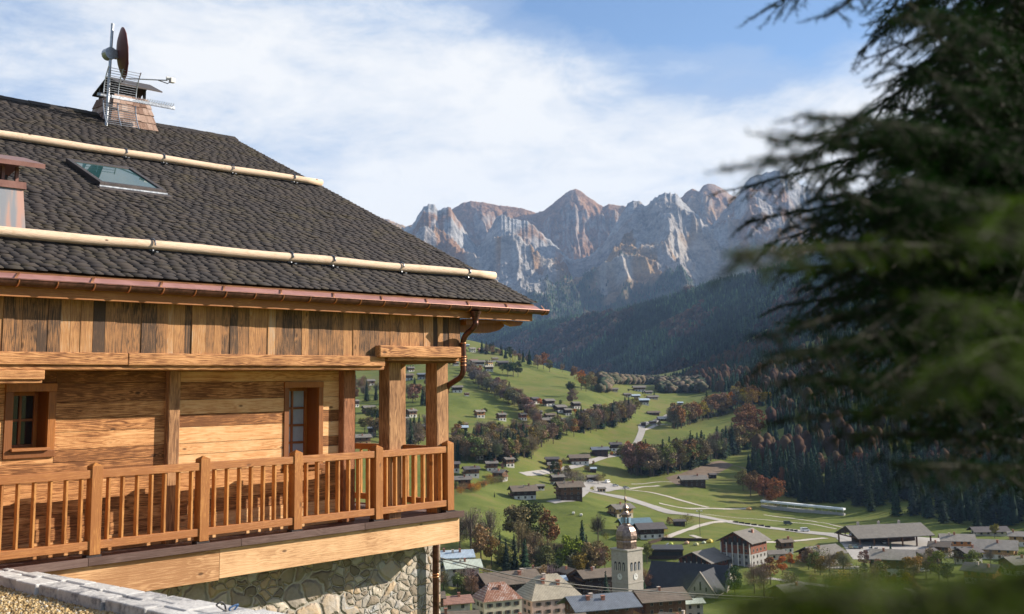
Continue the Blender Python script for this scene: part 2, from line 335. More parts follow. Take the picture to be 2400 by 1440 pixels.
# ---------------------------------------------------------------- far-off woods, one mass each
m_wood_far, nt, b = new_mat('far_conifers', .95); b.inputs['Specular IOR Level'].default_value = .05
ca = N(nt, 'ShaderNodeVertexColor'); ca.layer_name = 'Col'; L(nt, ca.outputs[0], b.inputs['Base Color'])
def cones(name, Pt, h, cols, label, sides=5, fat=.2, rnd=None):
    """many small tiered tree crowns as one mesh; rnd marks round (broad-leaved) ones"""
    n = len(Pt); rnd = np.zeros(n, bool) if rnd is None else rnd
    ang = 2*np.pi*np.arange(sides)/sides
    zr = np.array([(.06, 1.0), (.40, .62), (.42, .78), (.72, .36), (.74, .46)]); zq = np.array([(.10, .8), (.35, 1.7), (.60, 1.85), (.82, 1.45), (.96, .75)])
    lev = len(zr); V = np.zeros((n, lev*sides+1, 3)); jit = RNG.uniform(.8, 1.2, (n, lev, sides))
    for li in range(lev):
        zz = np.where(rnd, zq[li, 0], zr[li, 0]); rr_ = np.where(rnd, zq[li, 1], zr[li, 1])*fat
        a = ang[None]+RNG.uniform(0, 6.28, (n, 1))*0+li*.6
        rad = (rr_*h)[:, None]*jit[:, li]
        V[:, li*sides:(li+1)*sides, 0] = Pt[:, 0, None]+rad*np.cos(a); V[:, li*sides:(li+1)*sides, 1] = Pt[:, 1, None]+rad*np.sin(a)
        V[:, li*sides:(li+1)*sides, 2] = (Pt[:, 2]+zz*h)[:, None]
    V[:, -1] = Pt; V[:, -1, 2] += h
    fs = []
    for li in range(lev-1):
        for k in range(sides):
            k2 = (k+1) % sides; fs.append((li*sides+k, li*sides+k2, (li+1)*sides+k2)); fs.append((li*sides+k, (li+1)*sides+k2, (li+1)*sides+k))
    for k in range(sides): fs.append(((lev-1)*sides+k, (lev-1)*sides+(k+1) % sides, lev*sides))
    fs = np.array(fs); F = (fs[None]+(np.arange(n)*(lev*sides+1))[:, None, None]).reshape(-1, 3)
    cc = np.repeat(cols, lev*sides+1, axis=0)*RNG.uniform(.8, 1.2, (n*(lev*sides+1), 1))
    o = addmesh(name, npmesh(name, V.reshape(-1, 3), F, m_wood_far, cols=cc)); return tag(o, label, 'forest', kind='stuff')
def sample_grid(G, n, dens):
    X, Y, Z = G[0], G[1], G[2]; nr, nc = X.shape
    w = dens[:-1, :-1]*abs((X[:-1, 1:]-X[:-1, :-1])*(Y[1:, :-1]-Y[:-1, :-1])); w = w.ravel()/w.sum()
    k = RNG.choice(len(w), n, p=w); i, j = k//(nc-1), k % (nc-1); a = RNG.random(n); b = RNG.random(n)
    def il(Q): return (Q[i, j]*(1-a)+Q[i, j+1]*a)*(1-b)+(Q[i+1, j]*(1-a)+Q[i+1, j+1]*a)*b
    return np.c_[il(X), il(Y), il(Z)]
def inview(Pt, lo=880, hi=2300):
    px = CX+Pt[:, 0]/Pt[:, 1]*FPX; return (px > lo) & (px < hi)
GC = np.array([[.022, .042, .026], [.030, .056, .032], [.045, .072, .034], [.018, .032, .024]]); RC = np.array([[.085, .042, .03], [.10, .058, .032], [.075, .055, .042]])
Pt = sample_grid(FR, 30000, FR[3]*(FR[4] > .35)+.0); Pt = Pt[inview(Pt)]
q = RNG.random(len(Pt)); cols = np.where((q < .08)[:, None], RC[RNG.integers(0, 3, len(Pt))], GC[RNG.integers(0, 4, len(Pt))])
cols = cols*np.exp(RNG.normal(.1, .4, len(Pt)))[:, None]
cones('forest_under_cliffs', Pt, RNG.uniform(13, 24, len(Pt)), cols, 'blue-green conifer forest on the lower slopes below the pale cliffs', 4, .17)
Pt = sample_grid(HS, 46000, np.where(HS[3] > 0, 1., .15)); Pt = Pt[inview(Pt)]
red = (fbm(Pt[:, 0]/160, Pt[:, 1]/160, 3, 15) > .56) & (RNG.random(len(Pt)) < .5)
cols = np.where(red[:, None], RC[RNG.integers(0, 3, len(Pt))]*.7, GC[RNG.integers(0, 4, len(Pt))])
cols = cols*((.55+1.0*sstep(fbm(Pt[:, 0]/130, Pt[:, 1]/130, 4, 5), .38, .66))*np.exp(RNG.normal(0, .38, len(Pt))))[:, None]
cones('forest_on_flank', Pt, RNG.uniform(15, 26, len(Pt)), cols, 'dark shaded conifer forest covering the big flank behind the valley', 4, .17, red)
# ================================================================ the chalet (local axes: x along the eaves, y inwards, z up)
AZ = math.radians(90-42.32)
ORG = (12.0, 14.0)
ca_, sa_ = math.cos(AZ), math.sin(AZ)
def c2w(s, n, w): return (s*ca_-n*sa_, s*sa_+n*ca_, w)
CH = empty('chalet', c2w(12, 14, -6.5), AZ)
tag(CH, 'large timber chalet with dark shingle roof and balcony filling the left side', 'chalet')
OFF = (-12, -14, 6.5)
def wood(name, cols, axis='x', stretch=14, scale=1.0, knots=.5, rough=.75, islands=True, contrast=1.0, bumps=.5, glossy=.25):
    """timber: growth rings stretched along the grain, knots, a shade of its own for every board"""
    m, nt, b = new_mat(name, rough); b.inputs['Specular IOR Level'].default_value = glossy
    tc = N(nt, 'ShaderNodeTexCoord').outputs['Object']
    isl = N(nt, 'ShaderNodeNewGeometry').outputs['Random Per Island']
    off = N(nt, 'ShaderNodeCombineXYZ'); q = mth(nt, 'MULTIPLY', isl, 37.0)
    for i in range(3): L(nt, q, off.inputs[i])
    ad = N(nt, 'ShaderNodeVectorMath', operation='ADD'); L(nt, tc, ad.inputs[0]); L(nt, off.outputs[0], ad.inputs[1])
    s = [stretch*scale*1.7]*3; s['xyz'.index(axis)] = 1.1*scale
    mp = N(nt, 'ShaderNodeMapping'); mp.inputs['Scale'].default_value = s; L(nt, ad.outputs[0], mp.inputs[0])
    big = noise(nt, mp.outputs[0], .5, 3, .5, .6)
    ks = [3.4]*3; ks['xyz'.index(axis)] = 1.5; ks[1] = .04
    mk = N(nt, 'ShaderNodeMapping'); mk.inputs['Scale'].default_value = ks; L(nt, ad.outputs[0], mk.inputs[0])
    vo = N(nt, 'ShaderNodeTexVoronoi'); vo.inputs['Scale'].default_value = 1.3*scale**.5; L(nt, mk.outputs[0], vo.inputs['Vector'])
    kd = vo.outputs['Distance']; kn = ramp(nt, kd, [(.0, 1), (.06, .85), (.10, 0)]).outputs[0]
    halo = ramp(nt, kd, [(0, 1), (.3, 0)]).outputs[0]
    ring = mth(nt, 'SINE', mth(nt, 'ADD', mth(nt, 'MULTIPLY', big, 80.0), mth(nt, 'MULTIPLY', halo, 9.0)))
    ring = mth(nt, 'MULTIPLY_ADD', ring, .5, .5)
    fine = noise(nt, mp.outputs[0], 5.0, 5, .75)
    blot = noise(nt, ad.outputs[0], 1.7*scale, 4, .65)
    f = mth(nt, 'ADD', mth(nt, 'MULTIPLY', ring, .12*contrast), mth(nt, 'ADD', mth(nt, 'MULTIPLY', fine, .32*contrast), mth(nt, 'MULTIPLY', blot, .38)))
    f = mth(nt, 'ADD', mth(nt, 'MULTIPLY_ADD', f, 1.45, -.225), mth(nt, 'MULTIPLY_ADD', isl, .42 if islands else .06, -.21 if islands else -.03))
    n = len(cols); cols = [tuple(np.array(q)*(.98, .93, .95)) for q in cols]; c = ramp(nt, f, [(.22+.48*i/(n-1), c) for i, c in enumerate(cols)]).outputs[0]
    c = mixc(nt, mth(nt, 'MULTIPLY', kn, knots), c, (.045, .02, .01))
    L(nt, c, b.inputs['Base Color'])
    bump(nt, b, mth(nt, 'ADD', f, mth(nt, 'MULTIPLY', kn, -.4)), bumps, .012); return m
M_wall = wood('reclaimed_planks', [(.16,.065,.022), (.40,.18,.062), (.60,.31,.12), (.70,.42,.185), (.76,.50,.25)], 'x', 16, 1.0, .85, contrast=1.1)
M_board = wood('weathered_boards', [(.07,.045,.03), (.24,.13,.06), (.38,.19,.075), (.50,.275,.11), (.44,.34,.235)], 'z', 18, 1.1, .8, contrast=1.0)
M_beam = wood('hewn_beam', [(.17,.07,.028), (.48,.235,.09), (.64,.355,.15), (.72,.44,.22)], 'x', 13, 1.0, .8, contrast=1.2, bumps=.8)
M_rail = wood('stained_larch_x', [(.32,.125,.034), (.55,.26,.08), (.66,.34,.115)], 'x', 12, 1.2, .5, glossy=.35, rough=.6, contrast=.8)
M_post = wood('stained_larch_z', [(.32,.125,.03), (.58,.28,.075), (.70,.36,.105)], 'z', 12, 1.2, .6, glossy=.35, rough=.6, contrast=.8)
M_col = wood('old_post', [(.18,.09,.042), (.46,.26,.12), (.58,.35,.17)], 'z', 14, 1.0, .6, contrast=1.2)
M_colr = wood('old_post_red', [(.11,.045,.022), (.32,.14,.065), (.44,.21,.105)], 'z', 16, 1.3, .5, contrast=1.5)
M_frame = wood('stained_frame', [(.20,.068,.012), (.38,.14,.022), (.46,.185,.032)], 'z', 10, 1.0, .2, glossy=.4, rough=.5, contrast=.6)
M_deck = wood('deck_boards', [(.09,.055,.045), (.15,.10,.085), (.2,.145,.12)], 'x', 12, 1.0, .1, contrast=.9)
M_fascia = wood('pale_fascia', [(.36,.19,.085), (.60,.37,.185), (.72,.47,.25), (.78,.55,.33)], 'x', 12, .8, .9, contrast=.9)
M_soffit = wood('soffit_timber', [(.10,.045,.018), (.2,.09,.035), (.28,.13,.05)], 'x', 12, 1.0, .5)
M_log = wood('peeled_log', [(.32,.21,.125), (.52,.37,.235), (.62,.47,.32), (.68,.54,.39)], 'x', 10, 1.6, 1.0, islands=False, contrast=1.9, bumps=.3)
def metal(name, c1, c2, rough=.45, sc=6, met=.85, rust=None):
    m, nt, b = new_mat(name, rough); b.inputs['Metallic'].default_value = met
    tc = N(nt, 'ShaderNodeTexCoord').outputs['Object']; n = noise(nt, tc, sc, 6, .7)
    L(nt, ramp(nt, n, [(.35, c1), (.65, c2)]).outputs[0], b.inputs['Base Color'])
    L(nt, mth(nt, 'MULTIPLY_ADD', n, .35, rough-.17), b.inputs['Roughness']); return m
M_cu = metal('aged_copper', (.055,.026,.02), (.16,.07,.05), .42, 9, .6)
M_cupink = metal('bright_copper', (.28,.14,.13), (.38,.20,.18), .45, 3, .15)
M_curing = metal('new_copper', (.5,.2,.09), (.62,.28,.14), .35, 9, .8)
M_zinc = metal('galvanised', (.28,.30,.33), (.5,.52,.56), .4, 20, .7)
M_hoop = metal('hoop_steel', (.06,.065,.075), (.16,.17,.19), .4, 20, .6)
M_dark = metal('dark_metal', (.035,.028,.028), (.07,.055,.052), .5, 8, .3)
M_brownmetal = metal('brown_metal', (.16,.075,.06), (.22,.11,.09), .45, 5, .3)
M_white = metal('pale_plastic', (.6,.6,.58), (.75,.74,.7), .5, 9, 0)
def plain(name, c, rough=.7, sc=8, var=.25, met=0):
    m, nt, b = new_mat(name, rough); b.inputs['Metallic'].default_value = met
    g = N(nt, 'ShaderNodeTexCoord').outputs['Object']; n = noise(nt, g, sc, 5, .65)
    c = np.array(c); L(nt, ramp(nt, n, [(.3, tuple(c*(1-var))), (.7, tuple(np.minimum(c*(1+var), .95)))]).outputs[0], b.inputs['Base Color'])
    bump(nt, b, n, .25, .01); return m
M_glass, nt, b = new_mat('window_glass', .04); b.inputs['Base Color'].default_value = (.012, .014, .018, 1); b.inputs['Specular IOR Level'].default_value = .7
M_glassb, nt, b = new_mat('roof_glass', .02); b.inputs['Base Color'].default_value = (.015, .055, .06, 1); b.inputs['Specular IOR Level'].default_value = .28
M_curtain = plain('net_curtain', (.30, .33, .36), .9, 4, .12)

# shingles: every shake a slab of its own
m_sh, nt, b = new_mat('roof_shingle', .85); b.inputs['Specular IOR Level'].default_value = .25
tc = N(nt, 'ShaderNodeTexCoord').outputs['Object']; isl = N(nt, 'ShaderNodeNewGeometry').outputs['Random Per Island']
mp = N(nt, 'ShaderNodeMapping'); mp.inputs['Scale'].default_value = (45, 4, 4); L(nt, tc, mp.inputs[0])
gr = noise(nt, mp.outputs[0], 1.6, 5, .7); ml = noise(nt, tc, 2.2, 5, .7)
f = mth(nt, 'ADD', mth(nt, 'MULTIPLY_ADD', isl, .26, .20), mth(nt, 'MULTIPLY', gr, .24))
c = ramp(nt, f, [(.22, (.013, .011, .012)), (.45, (.027, .023, .024)), (.62, (.042, .033, .028)), (.72, (.070, .064, .068))]).outputs[0]
c = mixc(nt, ramp(nt, ml, [(.5, 0), (.68, .55)]).outputs[0], c, (.050, .040, .018))
L(nt, c, b.inputs['Base Color']); bump(nt, b, gr, .1, .004)
TPR = .4737; NR = 22.45; EV, EW = 13.1, 1.405; SG = 15.0
def rw(n, h=0): return EW+TPR*(n-EV)+h
def slope_shingles(sgn):
    V = []; F = []; cosr = 1/math.hypot(1, TPR); ex = .132*cosr; rows = int((NR-EV)/ex)+1
    for r in range(rows):
        s = -2.0 - random.random()*.2
        n0 = EV+r*ex
        while s < SG:
            w = random.uniform(.11, .24)
            s1 = min(s+w, SG+random.uniform(-.02, .03)); jl = random.uniform(-.004, .004); ln = .30*cosr
            th = random.uniform(.012, .0145); g = .0012; tilt = random.uniform(-.0005, .001) if random.random() > .04 else .010
            na = n0+jl; nb = min(n0+ln, NR+.02); z0 = .031+tilt; z1 = .000
            pts = []
            for (ss, nn, hh) in ((s+g, na, z0), (s1-g, na+random.uniform(-.004, .004), z0+random.uniform(-.001, .001)), (s1-g, nb, z1), (s+g, nb, z1)):
                pts.append((ss, nn, rw(nn, hh)))
            b = len(V)
            for (x, y, z) in pts: V.append((x, y if sgn > 0 else 2*NR-y, z))
            for (x, y, z) in pts: V.append((x, y if sgn > 0 else 2*NR-y, z+th))
            fs = ((4, 5, 6, 7), (0, 1, 5, 4), (1, 2, 6, 5), (3, 0, 4, 7))
            for q in fs: F.append(tuple(b+i for i in (q if sgn > 0 else q[::-1])))
            s = s1
    return V, F
V1, F1 = slope_shingles(1); V2, F2 = slope_shingles(-1)
VV = np.array(V1+V2); FF = np.array(F1+[tuple(i+len(V1) for i in f) for f in F2])
roof = MB()
for sg in (1, -1):
    f = lambda n: n if sg > 0 else 2*NR-n
    prof = [(-2, f(EV+.02), rw(EV+.02, -.01)), (-2, f(EV+.02), rw(EV+.02, -.10)), (-2, f(NR), rw(NR, -.16)), (-2, f(NR), rw(NR, -.003))]
    roof.prism(prof, (2+SG-.06, 0, 0))
RF = roof.build('roof', M_soffit, CH, OFF)
addmesh('shingles', npmesh('shingles', VV, FF, m_sh), RF)
rc = MB()
s = -2.0
while s < SG:
    w = random.uniform(.2, .34); zt = random.uniform(0, .012)
    rc.prism([(s, NR-.16, rw(NR-.16, .045+zt)), (s, NR, rw(NR, .075+zt)), (s, NR+.16, rw(NR-.16, .045+zt)), (s, NR+.16, rw(NR-.16, .03+zt)), (s, NR, rw(NR, .05+zt)), (s, NR-.16, rw(NR-.16, .03+zt))], (w-.01, 0, 0)); s += w
rc.build('ridge_cap', m_sh, RF)

# upper storey behind vertical boards
b_ = MB().box(-2, 13.33, 13.46, 31.4, .50, 1.42)
b_.prism([(13.33, 13.46, 1.42), (13.33, 31.4, 1.42), (13.33, NR, rw(NR, -.2))], (-15.3, 0, 0))
b_.build('upper_storey', M_soffit, CH, OFF)
brd = MB(); s = -2.0
while s < 13.36:
    w = random.choice((.10, .13, .16, .18, .21, .12)); pr = random.uniform(0, .014)
    brd.box(s+.002, min(s+w-.002, 13.36), 13.37-pr, 13.46, .47, 1.4); s += w
brd.build('board_cladding', M_board, CH, OFF)
gb = MB(); n = 13.42
while n < 31.3:
    w = random.choice((.12, .15, .19)); gb.box(13.33, 13.36+random.uniform(0, .012), n, n+w-.004, .47, rw(n if n < NR else 2*NR-n, -.25)); n += w
gb.build('gable_cladding', M_board, CH, OFF)
# long beams and the lower pale strips
MB().box(-2, 7.42, 13.33, 13.6, .345, .495).build('beam', M_beam, CH, OFF, bevel=.012)
MB().box(7.425, 11.70, 13.325, 13.6, .34, .495).build('beam', M_beam, CH, OFF, bevel=.012)
MB().box(-2, 11.72, 13.37, 14.0, .285, .342).build('beam_plate', M_beam, CH, OFF, bevel=.012)
MB().box(-2, 6.36, 13.34, 13.62, .17, .284).build('beam', M_beam, CH, OFF, bevel=.012)
MB().box(-2, 6.345, 13.37, 13.62, .128, .169).build('beam_plate', M_beam, CH, OFF, bevel=.01)
MB().box(11.52, 13.27, 13.24, 13.5, .475, .655).build('beam', M_beam, CH, OFF, bevel=.02)
MB().box(11.75, 13.34, 13.30, 13.6, .425, .474).build('beam_plate', M_beam, CH, OFF, bevel=.012)
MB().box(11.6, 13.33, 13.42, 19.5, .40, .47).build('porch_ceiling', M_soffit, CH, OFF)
# lower wall: wide horizontal planks
core = MB().box(-2, 11.56, 14.42, 31.0, -2.2, .45)
core.build('lower_storey', M_soffit, CH, OFF)
pl = MB(); z = -2.0; HOLES = ((6.20, 6.84, -.775, .13), (10.33, 11.05, -1.18, .12))
while z < .45:
    h = random.choice((.17, .2, .24, .15, .22)); z1 = min(z+h, .45)
    cuts = [-2, 3.4+random.uniform(-1, 1), 8.40, 11.56]
    for a, b in zip(cuts[:-1], cuts[1:]):
        segs = [(a, b)]
        for h0, h1, w0, w1 in HOLES:
            if z1 > w0 and z < w1:
                segs = [q for sg in segs for q in ((sg[0], min(sg[1], h0)), (max(sg[0], h1), sg[1])) if q[1]-q[0] > .02]
                if a < h0 < b:
                    if z < w0: pl.box(h0+.001, h1-.001, 14.03, 14.10, z+.0015, w0)
                    if z1 > w1: pl.box(h0+.001, h1-.001, 14.03, 14.10, w1, z1-.0015)
        pr = random.uniform(0, .010)
        for q in segs: pl.box(q[0]+.002, q[1]-.002, 14.03-pr, 14.10, z+.003, z1-.003)
    z = z1
pl.build('plank_wall', M_wall, CH, OFF)
side = MB(); z = -2.0
while z < .45:
    side.box(11.50, 11.60+random.uniform(0, .01), 14.12, 31.0, z+.002, min(z+.2, .45)-.002); z += .2
side.build('side_wall', M_wall, CH, OFF)
MB().box(8.375, 8.55, 13.93, 14.1, -2.0, .29).build('wall_post', M_col, CH, OFF, bevel=.015)
MB().box(11.36, 11.60, 13.90, 14.12, -2.0, .29).build('corner_post', M_colr, CH, OFF, bevel=.02)
# free standing columns of the porch
MB().box(12.04, 12.29, 13.62, 13.87, -2.0, .43).build('column', M_col, CH, OFF, bevel=.012)
MB().box(13.10, 13.36, 13.65, 13.92, -2.0, .43).build('column', M_col, CH, OFF, bevel=.012)
MB().box(13.14, 13.30, 14.62, 14.80, -2.0, .43).build('column', M_col, CH, OFF, bevel=.012)
MB().box(13.10, 13.34, 19.2, 19.44, -2.0, .43).build('column', M_col, CH, OFF, bevel=.012)
# windows
def window(name, s0, s1, w0, w1, fr, depth, cols, rows, sill, glassmat):
    o = MB()
    y0 = 14.005
    o.box(s0, s0+fr, y0, 14.06, w0, w1-fr-.001); o.box(s1-fr, s1, y0, 14.06, w0, w1-fr-.001); o.box(s0-.003, s1+.003, y0-.006, 14.06, w1-fr, w1); o.box(s0-.003, s1+.003, y0-.006, 14.06, w0-.0, w0+fr*.85-.001)
    o.box(s0+fr-.02, s0+fr-.001, 14.061, 14+depth, w0+fr-.02, w1-fr+.02); o.box(s1-fr+.001, s1-fr+.02, 14.061, 14+depth, w0+fr-.02, w1-fr+.02)
    o.box(s0+fr, s1-fr, 14.061, 14+depth, w1-fr+.001, w1-fr+.02); o.box(s0+fr, s1-fr, 14.061, 14+depth, w0+fr-.03, w0+fr-.01)
    f = o.build(name, M_frame, CH, OFF, bevel=.004)
    yb = 14+depth-.04; g0, g1 = s0+fr, s1-fr; h0, h1 = w0+fr, w1-fr
    k = MB()
    k.box(g0, g0+.05, yb-.03, yb+.03, h0, h1); k.box(g1-.05, g1, yb-.03, yb+.03, h0, h1); k.box(g0+.05, g1-.05, yb-.031, yb+.03, h1-.05, h1); k.box(g0+.05, g1-.05, yb-.031, yb+.03, h0, h0+.055)
    for i in range(1, cols): x = g0+.05+(g1-g0-.1)*i/cols; k.box(x-.016, x+.016, yb-.025, yb+.02, h0+.056, h1-.051)
    for i in range(1, rows): z = h0+.055+(h1-h0-.105)*i/rows; k.box(g0+.051, g1-.051, yb-.02, yb+.025, z-.016, z+.016)
    k.build('sash', M_frame, f, bevel=.003)
    MB().box(g0+.03, g1-.03, yb, yb+.012, h0+.03, h1-.03).build('pane', glassmat, f)
    if sill: MB().box(s0+fr-.02, s1-fr+.02, 13.955, 14.2, w0+fr*.85, w0+fr*.85+.035).build('sill', M_rail, f, bevel=.005)
# openings need the core carved: build the recess in front of it by a dark reveal box
window('window', 6.20, 6.84, -.775, .13, .10, .36, 2, 2, True, M_glass)
window('balcony_window', 10.33, 11.05, -1.18, .12, .085, .36, 2, 4, True, M_curtain)
# balcony deck, fascia, stone wall
dk = MB(); n = 13.41
while n < 14.0: dk.box(-2, 13.44, n, min(n+.115, 14.02), -2.03, -2.0+random.uniform(0, .003)); n += .12
n = 14.03
while n < 19.6: dk.box(11.62, 13.44, n, n+.115, -2.03, -2.0+random.uniform(0, .003)); n += .12
dk.build('deck_floor', M_deck, CH, OFF)
ed = MB(); s = -2.0
for e_ in (1.2, 4.1, 7.02, 9.2, 11.36, 13.455): ed.box(s, e_-.004, 13.385, 13.425, -2.065, -1.975+random.uniform(0, .006)); s = e_
ed.box(13.415, 13.455, 13.43, 19.6, -2.065, -1.98)
ed.build('deck_edge', M_deck, CH, OFF, bevel=.004)
fa = MB(); fa.box(-2, 8.898, 13.45, 13.50, -2.475, -2.075); fa.box(8.902, 13.37, 13.45, 13.50, -2.455, -2.075); fa.box(13.37, 13.40, 13.455, 19.5, -2.455, -2.075)
fa.build('fascia', M_fascia, CH, OFF, bevel=.006)
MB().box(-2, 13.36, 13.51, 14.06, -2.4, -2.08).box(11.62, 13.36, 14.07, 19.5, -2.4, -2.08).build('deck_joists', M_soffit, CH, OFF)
m_stone, nt, b = new_mat('rubble_masonry', .9)
tc = N(nt, 'ShaderNodeTexCoord').outputs['Object']
wn = N(nt, 'ShaderNodeTexNoise'); wn.inputs['Scale'].default_value = 3.2; wn.inputs['Detail'].default_value = 4; L(nt, tc, wn.inputs['Vector'])
ws = N(nt, 'ShaderNodeVectorMath', operation='SCALE'); L(nt, wn.outputs['Color'], ws.inputs[0]); ws.inputs['Scale'].default_value = .22
wa = N(nt, 'ShaderNodeVectorMath', operation='ADD'); L(nt, tc, wa.inputs[0]); L(nt, ws.outputs[0], wa.inputs[1])
mp = N(nt, 'ShaderNodeMapping'); mp.inputs['Scale'].default_value = (2.5, 2.5, 3.4); L(nt, wa.outputs[0], mp.inputs[0])
def vor(feat, sc, rnd=.85):
    v = N(nt, 'ShaderNodeTexVoronoi'); v.feature = feat; v.inputs['Scale'].default_value = sc; v.inputs['Randomness'].default_value = rnd; L(nt, mp.outputs[0], v.inputs['Vector']); return v
e1 = vor('DISTANCE_TO_EDGE', 1.0).outputs['Distance']; e2 = vor('DISTANCE_TO_EDGE', 2.3).outputs['Distance']; c1 = vor('F1', 1.0).outputs['Color']; c2 = vor('F1', 2.3).outputs['Color']
sel = noise(nt, tc, 1.6, 1); selr = ramp(nt, sel, [(.50, 0), (.53, 1)]).outputs[0]
cc = mixc(nt, selr, c1, c2); ee = mth(nt, 'ADD', mth(nt, 'MULTIPLY', e1, mth(nt, 'SUBTRACT', 1.0, selr)), mth(nt, 'MULTIPLY', mth(nt, 'MULTIPLY', e2, 1.0), selr))
sp = N(nt, 'ShaderNodeSeparateColor'); L(nt, cc, sp.inputs[0]); grn = noise(nt, tc, 22, 5, .7); gr2 = noise(nt, tc, 5, 5, .7)
sc_ = ramp(nt, mth(nt, 'ADD', mth(nt, 'MULTIPLY', sp.outputs[0], .8), mth(nt, 'MULTIPLY', gr2, .25)), [(.1, (.19, .155, .12)), (.3, (.36, .30, .235)), (.45, (.42, .42, .42)), (.6, (.48, .36, .24)), (.75, (.30, .26, .22)), (.9, (.52, .46, .38))]).outputs[0]
mt_ = mixc(nt, ramp(nt, grn, [(.3, 0), (.7, 1)]).outputs[0], (.34, .31, .265), (.44, .405, .35))
jf = ramp(nt, mth(nt, 'ADD', ee, mth(nt, 'MULTIPLY', gr2, .03)), [(.035, 0), (.07, 1)]).outputs[0]
L(nt, mixc(nt, jf, mt_, mixc(nt, .35, sc_, ramp(nt, grn, [(.3, .2), (.7, .5)]).outputs[0], 'SOFT_LIGHT')), b.inputs['Base Color'])
bump(nt, b, mth(nt, 'ADD', mth(nt, 'MULTIPLY', ramp(nt, ee, [(.03, 0), (.12, .8), (.4, 1)]).outputs[0], 1.0), mth(nt, 'MULTIPLY', gr2, .6)), 1.0, .05)
st_ = MB().box(-2, 13.55, 14.06, 31, -9, -2.1); st_.build('stone_wall', m_stone, CH, OFF)
# railing
PS = (4.04, 5.56, 7.09, 8.62, 10.15, 11.67, 13.19); PW = .142
def capped(mb, x0, x1, y0, y1, z0, z1):
    mb.box(x0, x1, y0, y1, z0, z1); cx_, cy_ = (x0+x1)/2, (y0+y1)/2; b = len(mb.v)
    mb.v += [(x0, y0, z1), (x1, y0, z1), (x1, y1, z1), (x0, y1, z1), (cx_, cy_, z1+.045)]
    for q in ((0, 1, 4), (1, 2, 4), (2, 3, 4), (3, 0, 4)): mb.f.append(tuple(b+i for i in q)); mb.m.append(0)
    return mb
for s in PS:
    r = capped(MB(), s, s+PW, 13.5, 13.5+PW, -1.955, -.892).build('railing_post', M_post, CH, OFF, bevel=.004)
    MB().box(s-.03, s+PW+.02, 13.51, 13.63, -2.0, -1.956).build('post_foot', M_dark, r)
for k in range(len(PS)-1):
    a, b = PS[k]+PW, PS[k+1]; dz = random.uniform(-.004, .004)
    r = MB().box(a-.002, b+.0, 13.515, 13.62, -1.04+dz, -.94+dz).build('top_rail', M_rail, CH, OFF, bevel=.006); MB().box(a-.002, b, 13.515, 13.62, -1.89, -1.79).build('bottom_rail', M_rail, CH, OFF, bevel=.006)
    for i in range(7):
        x = a+(b-a)*(i+.5+.06)/7.1 + random.uniform(-.004, .004); MB().box(x-.0125, x+.0125, 13.53, 13.605, -1.7895, -1.04).build('baluster', M_post, r)
for n0 in (15.05, 16.75, 18.45): capped(MB(), 13.20, 13.34, n0, n0+PW, -1.99, -.892).build('railing_post', M_post, CH, OFF, bevel=.004)
for n0, n1 in ((13.65, 15.045), (15.20, 16.745), (16.90, 18.445)):
    r = MB().box(13.23, 13.31, n0, n1, -1.04, -.94).build('top_rail', M_rail, CH, OFF, bevel=.006); MB().box(13.23, 13.31, n0, n1, -1.89, -1.79).build('bottom_rail', M_rail, CH, OFF, bevel=.006)
    for i in range(7): y = n0+(n1-n0)*(i+.5)/7; MB().box(13.25, 13.29, y-.017, y+.017, -1.79, -1.04).build('baluster', M_post, r)
# eaves: timber fascia, copper apron, gutter
MB().box(-2, SG-.12, 13.105, 13.15, 1.117, 1.30).build('eaves_board', M_rail, CH, OFF, bevel=.004)
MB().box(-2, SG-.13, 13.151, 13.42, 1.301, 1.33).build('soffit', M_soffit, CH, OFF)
rt = MB()
s = -.4
while s < SG-.2: rt.box(s, s+.13, 13.16, 13.42, 1.14, 1.295); s += 1.15
rt.build('rafter_tails', M_soffit, CH, OFF)
ap = MB().prism([(-2, 13.0, 1.322), (-2, 13.0, 1.312), (-2, 13.12, 1.375), (-2, 13.12, 1.388)], (SG+2-.02, 0, 0)); ap.build('apron', M_cupink, CH, OFF)
gt = MB(); GC_, GWz, GR = 13.03, 1.302, .070
prof = []
for i in range(13): a = math.pi*i/12; prof.append((-2, GC_-GR*math.cos(a), GWz-GR*math.sin(a)))
prof2 = [(p[0], GC_+(p[1]-GC_)*.96, GWz+(p[2]-GWz)*.96) for p in reversed(prof)]
gt.prism(prof+prof2, (SG+.16+2, 0, 0)); gt.tube([(-2, GC_-GR, GWz+.004), (SG+.16, GC_-GR, GWz+.004)], .011, 8)
for i in range(2): gt.prism([(SG+.16+i*0, p[1], p[2]) for p in prof], (.006, 0, 0))
GT = gt.build('gutter', M_cu, CH, OFF)
s = 4.9; k = 0
while s < SG+.1:
    h = MB(); ar = [(s, GC_-(GR+.005)*math.cos(math.pi*i/10), GWz-(GR+.005)*math.sin(math.pi*i/10)) for i in range(11)]
    h.tube(ar, .009, 6)
    if k % 2 == 0: h.box(s-.012, s+.012, GC_-GR, 13.14, GWz+.006, GWz+.012); h.prism([(s-.05, 12.965, 1.318), (s-.05, 12.965, 1.328), (s+.05, 13.11, 1.40), (s+.05, 13.11, 1.39)], (.028, 0, 0))
    h.build('gutter_strap', M_curing, GT); s += .462; k += 1
